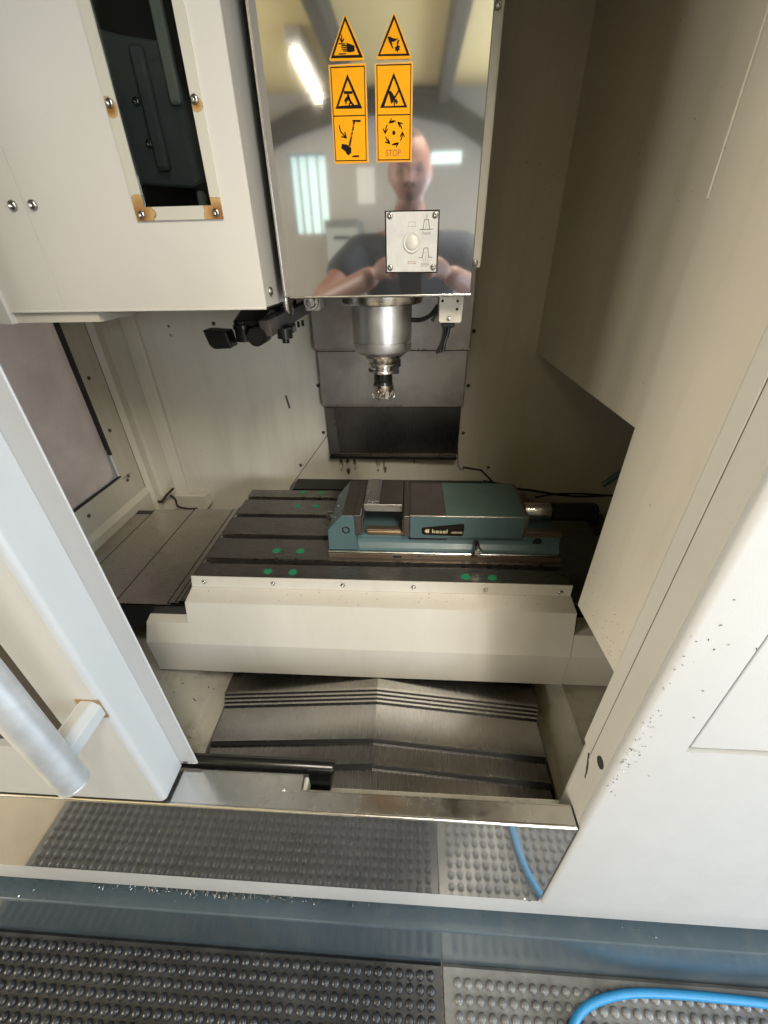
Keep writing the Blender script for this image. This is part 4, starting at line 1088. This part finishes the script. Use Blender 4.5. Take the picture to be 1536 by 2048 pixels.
# fixed jaw block
bm = NB(); prism(bm, [(-.1835, .8697), (-.1815, .9235), (-.1475, .9640), (-.1185, .9640), (-.1165, .9180), (-.1160, .8697)], 'y', .7580, .9240, .0012)
fj = mk('fixed_jaw', bm, 'teal_paint', vise)
bm = NB(); prism(bm, [(-.1468, .9642), (-.1187, .9642), (-.1187, .9655), (-.1462, .9655)], 'y', .7590, .9230); mk('jaw_top', bm, 'jaw_steel', fj)
bm = NB(); lathe(bm, [(.0090, 0), (.0090, -.0008), (.0062, -.0010), (.0058, .003), (.0001, .003)], (-.139, .7578, .926), 'y', 24, False); mk('bolt_hole', bm, 'dark_screw', fj, True)
for k, y in enumerate((.79, .84, .89)):
    bm = NB(); lathe(bm, [(.003, -.0004), (.003, .0006), (.0015, .0010)], (0, 0, 0), 'z', 10)
    bm.transform(Matrix.Translation((-.168, y, .9397)) @ Matrix.Rotation(R(-50), 4, 'Y')); mk('set_screw', bm, 'bright_steel', fj)
bm = NB(); lathe(bm, [(.0001, -.20), (.010, -.20), (.012, -.197), (.012, -.1835)], (0, .85, .905), 'x', 20); mk('end_nut', bm, 'screw_steel', vise, True)
# jaw plates
bm = NB(); box(bm, -.1183, -.1035, .7555, .9265, .9140, .9665, .0010); mk('jaw_plate', bm, 'jaw_steel', vise)
bm = NB(); box(bm, -.1034, -.1005, .7600, .9220, .9250, .9520, .0006); mk('jaw_step', bm, 'jaw_steel', vise)
bm = NB(); box(bm, -.0085, .0055, .7555, .9265, .9130, .9668, .0010); mk('jaw_plate', bm, 'jaw_steel', vise)
bm = NB(); box(bm, -.0115, -.0086, .7600, .9220, .9250, .9520, .0006); mk('jaw_step', bm, 'jaw_steel', vise)
# slide
bm = NB(); prism(bm, [(.0060, .9050), (.0110, .9035), (.0950, .9035), (.1020, .9065), (.2600, .9075), (.2620, .9635), (.0060, .9635)], 'y', .7620, .9190, .0012)
sl = mk('slide', bm, 'teal_paint', vise)
bm = NB(); box(bm, .0062, .0850, .7630, .9180, .9637, .9648, .0004); mk('slide_top_steel', bm, 'jaw_steel', sl)
bm = NB(); box(bm, .0855, .2612, .7625, .9185, .9637, .9652, .0005); mk('slide_top', bm, 'teal_top_paint', sl)
bm = NB(); box(bm, .0062, .2605, .7614, .7621, .9628, .9642, .0002); mk('worn_edge', bm, 'brass_edge', sl)
bm = NB(); box(bm, .2622, .2670, .7650, .9160, .9100, .9640, .0008); mk('end_plate', bm, 'brown_steel', sl)
bm = NB(); box(bm, .004, .092, .7650, .775, .8975, .9033, .0008); mk('gib', bm, 'black_anodised', sl)
# leadscrew, sleeve and drive end
bm = NB(); lathe(bm, [(.012, .2672), (.012, .276), (.0195, .277), (.0205, .279), (.0205, .337), (.0190, .339), (.010, .339)], (0, .843, .931), 'x', 36); mk('screw_collar', bm, 'bright_steel', vise, True)
bm = NB(); lathe(bm, [(.0215, .3395), (.0220, .342), (.0220, .430), (.0190, .436), (.0190, .445), (.012, .446)], (0, .843, .931), 'x', 36); mk('drive_sleeve', bm, 'black_anodised', vise, True)
bm = NB(); lathe(bm, [(.0225, .436), (.0225, .440)], (0, .843, .931), 'x', 30); mk('retaining_ring', bm, 'dark_screw', vise)
bm = NB(); prism(bm, [(.425, .912), (.46, .925), (.47, .905), (.44, .890)], 'y', .80, .845, .001); mk('drive_fork', bm, 'black_anodised', vise)
bm = NB(); lathe(bm, [(.0070, .770), (.0070, .741), (.0088, .7405), (.0088, .7305), (.0080, .7295), (.0001, .7295)], (.159, 0, .890), 'y', 24, False); mk('clamp_bolt', bm, 'screw_steel', vise, True)
bm = NB(); lathe(bm, [(.0105, .7695), (.0105, .7688), (.0001, .7688)], (.297, 0, .894), 'y', 24, False); mk('bolt_hole', bm, 'black_void', vise)
# badge
def c6b(x, y):       # badge outline, millimetre layout on the slide front
    return (.0335 + (x - 705) * .0003165, .9405 - (y - 370) * .000372)
pts = [(703, 395), (712, 388), (985, 357), (998, 360), (1003, 372), (1001, 430), (994, 442), (982, 446), (722, 440), (708, 432), (703, 420)]
bm = NB(); prism(bm, [c6b(*p) for p in pts], 'y', .7610, .7619); bg = mk('name_badge', bm, 'black_print', sl)
YB = .7609
x_, z_ = c6b(775, 428)
text_mesh('lettering', 'kesel', .0148, (x_, YB - .0001, z_ + .0005), 'cream_print', bg, 1.20, .00006, .0002)
x_, z_ = c6b(915, 428)
text_mesh('lettering', 'ARNO', .0070, (x_, YB - .0001, z_ + .0005), 'cream_print', bg, 1.22, .00004, .0002)
bm = NB()
for dx in (0, 14):
    prism(bm, [c6b(725 + dx, 413), c6b(738 + dx, 398), c6b(743 + dx, 398), c6b(741 + dx, 413), c6b(743 + dx, 427), c6b(738 + dx, 427)], 'y', YB - .0003, YB)
mk('logo', bm, 'cream_print', bg)

# ================================================================== WORKPIECE
wp = thing('workpiece', 'small machined aluminium block clamped in the vise jaws', 'workpiece', (-.056, .86, .954))
bm = NB()
prism(bm, [(-.1002, .954), (-.0118, .954), (-.0118, .9722), (-.066, .9722), (-.066, .9735), (-.077, .9735), (-.077, .9716), (-.080, .9716), (-.080, .9735), (-.094, .9735), (-.094, .9716), (-.1002, .9716)], 'y', .795, .9185, .0004)
blk = mk('block', bm, 'aluminium', wp)
bm = NB(); box(bm, -.0650, -.0123, .7958, .9180, .9723, .9727); mk('machined_face', bm, 'jaw_steel', wp)
bm = NB(); box(bm, -.092, -.068, .8080, .9180, .9736, .9742); mk('milled_strip', bm, 'bright_steel', wp)

# ================================================================== LOOSE THINGS
bm = NB(); tube(bm, [(.40, -1.0, .0275), (.31, -.55, .0268), (.30, -.20, .0268), (.325, .05, .0268), (.345, .13, .0268), (.378, .181, .0268), (.424, .2115, .0268), (.505, .2315, .0268), (.605, .2375, .0268), (.725, .2370, .0268), (.83, .2340, .0268), (1.0, .225, .0268), (1.3, .20, .0268)], .0086, 18, True, 10)
mk('air_hose', bm, 'blue_hose', None, True, label='blue air hose curving across the rubber mat at lower right', category='hose')
bm = NB(); tube(bm, [(.498, .951, .946), (.515, .951, .963), (.56, .955, 1.01), (.62, .97, 1.06)], .0075, 14)
bm2 = mk('coolant_nozzle', bm, 'coolant_blue', None, True, label='dark blue coolant nozzle poking out behind the inner guard panel', category='nozzle')
bm = NB(); tube(bm, [(.24, 1.17, .84), (.30, 1.16, .835), (.338, 1.15, .826), (.40, 1.15, .818), (.476, 1.15, .805), (.56, 1.15, .80), (.70, 1.15, .81)], .0035, 10)
mk('sensor_cable', bm, 'black_plastic', None, True, label='black cable trailing along the back wall behind the vise', category='cable')
bm = NB(); tube(bm, [(.40, 1.13, .806), (.46, 1.14, .812), (.53, 1.14, .815), (.62, 1.15, .805)], .003, 8)
mk('thin_cable', bm, 'black_plastic', None, True, label='thinner black cable looping under the trailing cable', category='cable')

# chips of metal: too many and too small to count
def chips(name, label, spots, mat):
    vs, fs = [], []
    for (p, l, w, nrm) in spots:
        p = Vector(p); nrm = Vector(nrm).normalized()
        t = nrm.orthogonal().normalized()
        t = Matrix.Rotation(random.random() * 6.28, 3, nrm) @ t
        s = nrm.cross(t)
        c = p + nrm * w * .6
        lift = nrm * l * random.uniform(0, .35)
        b0 = len(vs)
        for (a, b_, h) in ((-1, -1, -.5), (-1, 1, -.5), (1, 1, -.5), (1, -1, -.5), (-1, 0, .5), (1, 0, .5)):
            vs.append(c + t * a * l / 2 + s * b_ * w / 2 + nrm * h * w + (lift if a > 0 else Vector((0, 0, 0))))
        fs += [(b0, b0 + 1, b0 + 2, b0 + 3), (b0, b0 + 4, b0 + 1), (b0 + 3, b0 + 2, b0 + 5), (b0, b0 + 3, b0 + 5, b0 + 4), (b0 + 1, b0 + 4, b0 + 5, b0 + 2)]
    me = bpy.data.meshes.new(name)
    me.from_pydata([tuple(v) for v in vs], [], fs)
    me.materials.append(MATS[mat])
    return link(name, me, None, None, None, label=label, category='metal chips', kind='stuff')
rnd = random.Random(5)
S = []
for k in range(420):
    x = rnd.gauss(-.40, .17)
    S.append(((x, min(.314, .290 + abs(rnd.gauss(0, .014))), .2527), rnd.uniform(.003, .011), rnd.uniform(.0008, .0016), (0, -.2, 1)))
for k in range(60):
    S.append(((rnd.uniform(-.9, .6), rnd.uniform(.264, .30), .2520), rnd.uniform(.002, .005), .0008, (0, 0, 1)))
chips('swarf', 'bright curly swarf lying on the ledge of the plinth', S, 'bright_steel')
S = []
for k in range(110):
    S.append(((rnd.uniform(-1.0, 1.0), rnd.uniform(.09, .256), .0098), rnd.uniform(.002, .006), .0009, (0, 0, 1)))
for k in range(30):
    S.append(((.0995 + rnd.gauss(0, .0016), rnd.uniform(.12, .25), .006), rnd.uniform(.002, .006), .0010, (0, 0, 1)))
chips('swarf', 'scattered bright chips on the rubber mats', S, 'bright_steel')
S = []
for k in range(70):
    z = rnd.triangular(.80, 1.16, .93)
    S.append(((.2675 + abs(rnd.gauss(0, .009)), .2779, z), rnd.uniform(.0007, .0024), rnd.uniform(.0004, .0009), (0, -1, 0)))
for k in range(10):
    S.append(((rnd.uniform(.27, .345), .2779, rnd.uniform(.8, 1.25)), rnd.uniform(.0012, .0026), .0008, (0, -1, 0)))
chips('stuck_chips', 'tiny dark chips stuck along the edge of the white front panel', S, 'dark_screw')
S = []
for k in range(38):
    S.append(((.3348, rnd.uniform(.42, .59), .890 + abs(rnd.gauss(0, .05))), rnd.uniform(.0008, .0022), .0006, (-1, 0, 0)))
chips('stuck_chips', 'dark specks low on the taupe inner guard panel', S, 'dark_screw')
S = []
for k in range(90):
    S.append(((rnd.uniform(-.47, .34), rnd.uniform(.68, 1.07), .8502), rnd.uniform(.0012, .004), .0007, (0, 0, 1)))
for k in range(40):
    x = rnd.uniform(-.47, .34)
    y = rnd.uniform(.632, .668)
    S.append(((x, y, .8153 + (y - .6275) * .165 + .0005), rnd.uniform(.0012, .004), .0007, (0, 0, 1)))
chips('table_chips', 'fine chips scattered over the table and its splash guard', S, 'brown_steel')
S = []
for k in range(70):
    S.append(((rnd.uniform(-.84, -.52), rnd.uniform(.65, 1.03), .7990), rnd.uniform(.0015, .005), .0008, (0, 0, 1)))
chips('cover_chips', 'fine chips scattered on the flat cover left of the table', S, 'brown_steel')
S = []
for k in range(34):
    f_ = rnd.random()
    x = -.47 - .13 * f_
    S.append(((x, rnd.uniform(.37, .60), .5525 + .048 * f_ + .0012), rnd.choice((.003, .004, .006, .012)), rnd.uniform(.0008, .0022), (.34, 0, .94)))
chips('trough_chips', 'dark wet chips lying in the chip trough', S, 'black_plastic')

# ================================================================== PHOTOGRAPHER (seen in the polished cover)
per = thing('person', 'photographer in dark T-shirt holding up a phone, mirrored in the head cover', 'person', (0, -.70, 0))

def skin_obj(points, edges, radii, root=0):
    me = bpy.data.meshes.new('tmp')
    me.from_pydata(points, edges, [])
    o = bpy.data.objects.new('tmp', me)
    COL.objects.link(o)
    md = o.modifiers.new('s', 'SKIN')
    md.use_smooth_shade = True
    for i, r_ in enumerate(radii):
        sv = me.skin_vertices[0].data[i]
        sv.radius = r_ if isinstance(r_, tuple) else (r_, r_)
        sv.use_root = (i == root)
    sb = o.modifiers.new('u', 'SUBSURF'); sb.levels = 2; sb.render_levels = 2
    return o

def bake(objs, extra=None, voxel=None):
    dg = bpy.context.evaluated_depsgraph_get()
    bm = NB()
    for o in objs:
        m_ = bpy.data.meshes.new_from_object(o.evaluated_get(dg))
        bm.from_mesh(m_)
    for o in objs:
        bpy.data.objects.remove(o)
    if extra:
        extra(bm)
    if voxel:
        me = bpy.data.meshes.new('tmp2'); bm.to_mesh(me); bm.free()
        o = bpy.data.objects.new('tmp2', me); COL.objects.link(o)
        rm = o.modifiers.new('r', 'REMESH'); rm.mode = 'VOXEL'; rm.voxel_size = voxel; rm.use_smooth_shade = True
        sm = o.modifiers.new('m', 'SMOOTH'); sm.factor = .5; sm.iterations = 4
        dg = bpy.context.evaluated_depsgraph_get()
        m2 = bpy.data.meshes.new_from_object(o.evaluated_get(dg))
        bpy.data.objects.remove(o)
        bm = NB(); bm.from_mesh(m2)
    return bm

PTS = [(.0, -.74, .98), (.0, -.735, 1.14), (.0, -.73, 1.34), (-.003, -.72, 1.49), (-.006, -.70, 1.58), (-.008, -.675, 1.70),
       (-.215, -.715, 1.455), (-.385, -.47, 1.285), (-.115, -.09, 1.405), (.215, -.715, 1.455), (.385, -.47, 1.275), (.115, -.09, 1.405),
       (-.10, -.74, .90), (-.12, -.72, .50), (-.13, -.75, .09), (-.15, -.62, .045), (.10, -.74, .90), (.12, -.72, .50), (.13, -.75, .09), (.15, -.62, .045)]
EDG = [(0, 1), (1, 2), (2, 3), (3, 4), (4, 5), (3, 6), (6, 7), (7, 8), (3, 9), (9, 10), (10, 11), (0, 12), (12, 13), (13, 14), (14, 15), (0, 16), (16, 17), (17, 18), (18, 19)]
RAD = [.165, (.20, .16), (.205, .15), (.11, .10), .068, .060, .085, .056, .034, .085, .056, .034, .095, .062, .042, .032, .095, .062, .042, .032]
hands = []
for s in (-1, 1):
    w = Vector((s * .115, -.09, 1.405))
    palm = Vector((s * .080, -.045, 1.425))
    pts = [tuple(w), tuple(palm)]
    eds = [(0, 1)]
    rad = [.026, (.022, .030)]
    for k, (dz, ln) in enumerate(((.034, .9), (.012, 1.0), (-.010, .95), (-.030, .75))):
        a = palm + Vector((-s * .010, .010, dz * .6))
        b_ = a + Vector((-s * .010 * ln, .018 * ln, dz * .3))
        c = b_ + Vector((-s * .028 * ln, -.004, 0))
        i0 = len(pts)
        pts += [tuple(a), tuple(b_), tuple(c)]
        eds += [(1, i0), (i0, i0 + 1), (i0 + 1, i0 + 2)]
        rad += [.0105, .009, .008]
    i0 = len(pts)
    th = palm + Vector((s * .002, -.022, .016))
    pts += [tuple(th), tuple(th + Vector((-s * .028, -.006, .020)))]
    eds += [(1, i0), (i0, i0 + 1)]
    rad += [.012, .009]
    hands.append(skin_obj(pts, eds, rad))
body = skin_obj(PTS, EDG, RAD)
HC = Vector((-.010, -.655, 1.745))
def add_head(bm):
    nu, nv = 40, 30
    rows = []
    for j in range(nv + 1):
        th = math.pi * j / nv
        row = []
        for i in range(nu):
            ph = 2 * math.pi * i / nu
            x, y, z = math.sin(th) * math.sin(ph), math.sin(th) * math.cos(ph), math.cos(th)   # +y = face
            X, Y, Z = x * .083, y * .097, z * .120
            if z < 0:
                X *= 1 - .30 * z * z
                Y *= 1 - .12 * z * z
            if y > 0:
                g = lambda cx, cz, sx, sz: math.exp(-((x - cx) / sx) ** 2 - ((z - cz) / sz) ** 2)
                Y += .026 * g(0, -.20, .13, .12) + .012 * g(0, .0, .09, .20) + .008 * g(0, .16, .6, .08)
                Y -= .011 * (g(.38, .03, .18, .10) + g(-.38, .03, .18, .10))
                Y += .006 * g(0, -.52, .25, .07) + .010 * g(0, -.82, .3, .12)
                Y -= .004 * g(0, -.46, .3, .03)
            row.append(bm.verts.new(HC + Matrix.Rotation(R(-12), 3, 'X') @ Vector((X, Y, Z))))
        rows.append(row)
    for A, B in zip(rows, rows[1:]):
        for i in range(nu):
            j = (i + 1) % nu
            try:
                bm.faces.new((A[i], A[j], B[j], B[i]))
            except ValueError:
                pass
    for s in (-1, 1):
        r_ = bmesh.ops.create_icosphere(bm, subdivisions=2, radius=1, matrix=Matrix.Translation(HC + Vector((s * .079, -.008, -.008))) @ Matrix.Diagonal((.012, .020, .033, 1)))
bm = bake([body] + hands, add_head, .0065)
mk('body', bm, 'skin', per, True)
for p in bpy.data.meshes['body'].polygons:
    p.use_smooth = True
# clothes
sh = skin_obj([PTS[i] for i in (0, 1, 2, 3)] + [(-.215, -.715, 1.455), (-.325, -.56, 1.35), (.215, -.715, 1.455), (.325, -.56, 1.345)],
              [(0, 1), (1, 2), (2, 3), (3, 4), (4, 5), (3, 6), (6, 7)], [.185, (.22, .18), (.225, .17), (.122, .11), .105, .095, .105, .095])
mk('shirt', bake([sh], None, .012), 'shirt', per, True)
tr_ = skin_obj([(.0, -.74, 1.0), (-.10, -.74, .90), (-.12, -.72, .50), (-.13, -.75, .12), (.10, -.74, .90), (.12, -.72, .50), (.13, -.75, .12)],
               [(0, 1), (1, 2), (2, 3), (0, 4), (4, 5), (5, 6)], [.17, .112, .085, .075, .112, .085, .075])
mk('trousers', bake([tr_], None, .014), 'trousers', per, True)
for s in (-1, 1):
    bm = NB(); prism(bm, [(-.80, .0185), (-.55, .0185), (-.54, .04), (-.58, .07), (-.66, .10), (-.79, .12), (-.81, .07)], 'x', s * .14 - .048, s * .14 + .048, .012, 2); mk('shoe', bm, 'shoe', per, True)
for s in (-1, 1):
    bm = NB(); bmesh.ops.create_icosphere(bm, subdivisions=2, radius=.0065, matrix=Matrix.Translation(HC + Vector((s * .031, .080, -.010)))); mk('eye', bm, 'hair', per, True)
    bm = NB(); box(bm, HC.x + s * .031 - .017, HC.x + s * .031 + .017, HC.y + .083, HC.y + .0925, HC.z + .006, HC.z + .010, .0015); mk('eyebrow', bm, 'hair', per)
bm = NB(); prism(bm, [(HC.x - .026, HC.z - .062), (HC.x - .022, HC.z - .050), (HC.x, HC.z - .046), (HC.x + .022, HC.z - .050), (HC.x + .026, HC.z - .062), (HC.x, HC.z - .055)], 'y', HC.y + .066, HC.y + .093, .002); mk('moustache', bm, 'hair', per)
bm = NB()
bmesh.ops.create_uvsphere(bm, u_segments=36, v_segments=24, radius=1, matrix=Matrix.Identity(4))
bmesh.ops.delete(bm, geom=[v for v in bm.verts if v.co.z < .30 + .55 * max(0, v.co.y)], context='VERTS')
bm.transform(Matrix.Translation(HC + Vector((0, -.004, .004))) @ Matrix.Rotation(R(-12), 4, 'X') @ Matrix.Diagonal((.0785, .0965, .1215, 1)))
mk('hair', bm, 'hair', per, True)
bm = NB(); bmesh.ops.create_icosphere(bm, subdivisions=2, radius=1, matrix=Matrix.Translation(HC + Vector((0, .066, -.092))) @ Matrix.Diagonal((.022, .010, .014, 1))); mk('beard', bm, 'hair', per, True)
# phone, just behind the camera
ph = thing('smartphone', 'dark smartphone held upright in both hands by the photographer', 'phone', (0, -.018, 1.43))
bm = NB(); box(bm, -.037, .037, -.024, -.015, 1.325, 1.475, .0035, 2); mk('body', bm, 'phone_black', ph)
bm = NB(); lathe(bm, [(.008, 0), (.008, .003), (.006, .0035), (.0001, .0030)], (0, -.0150, 1.45), 'y', 20, False); mk('lens', bm, 'lens_glass', ph)
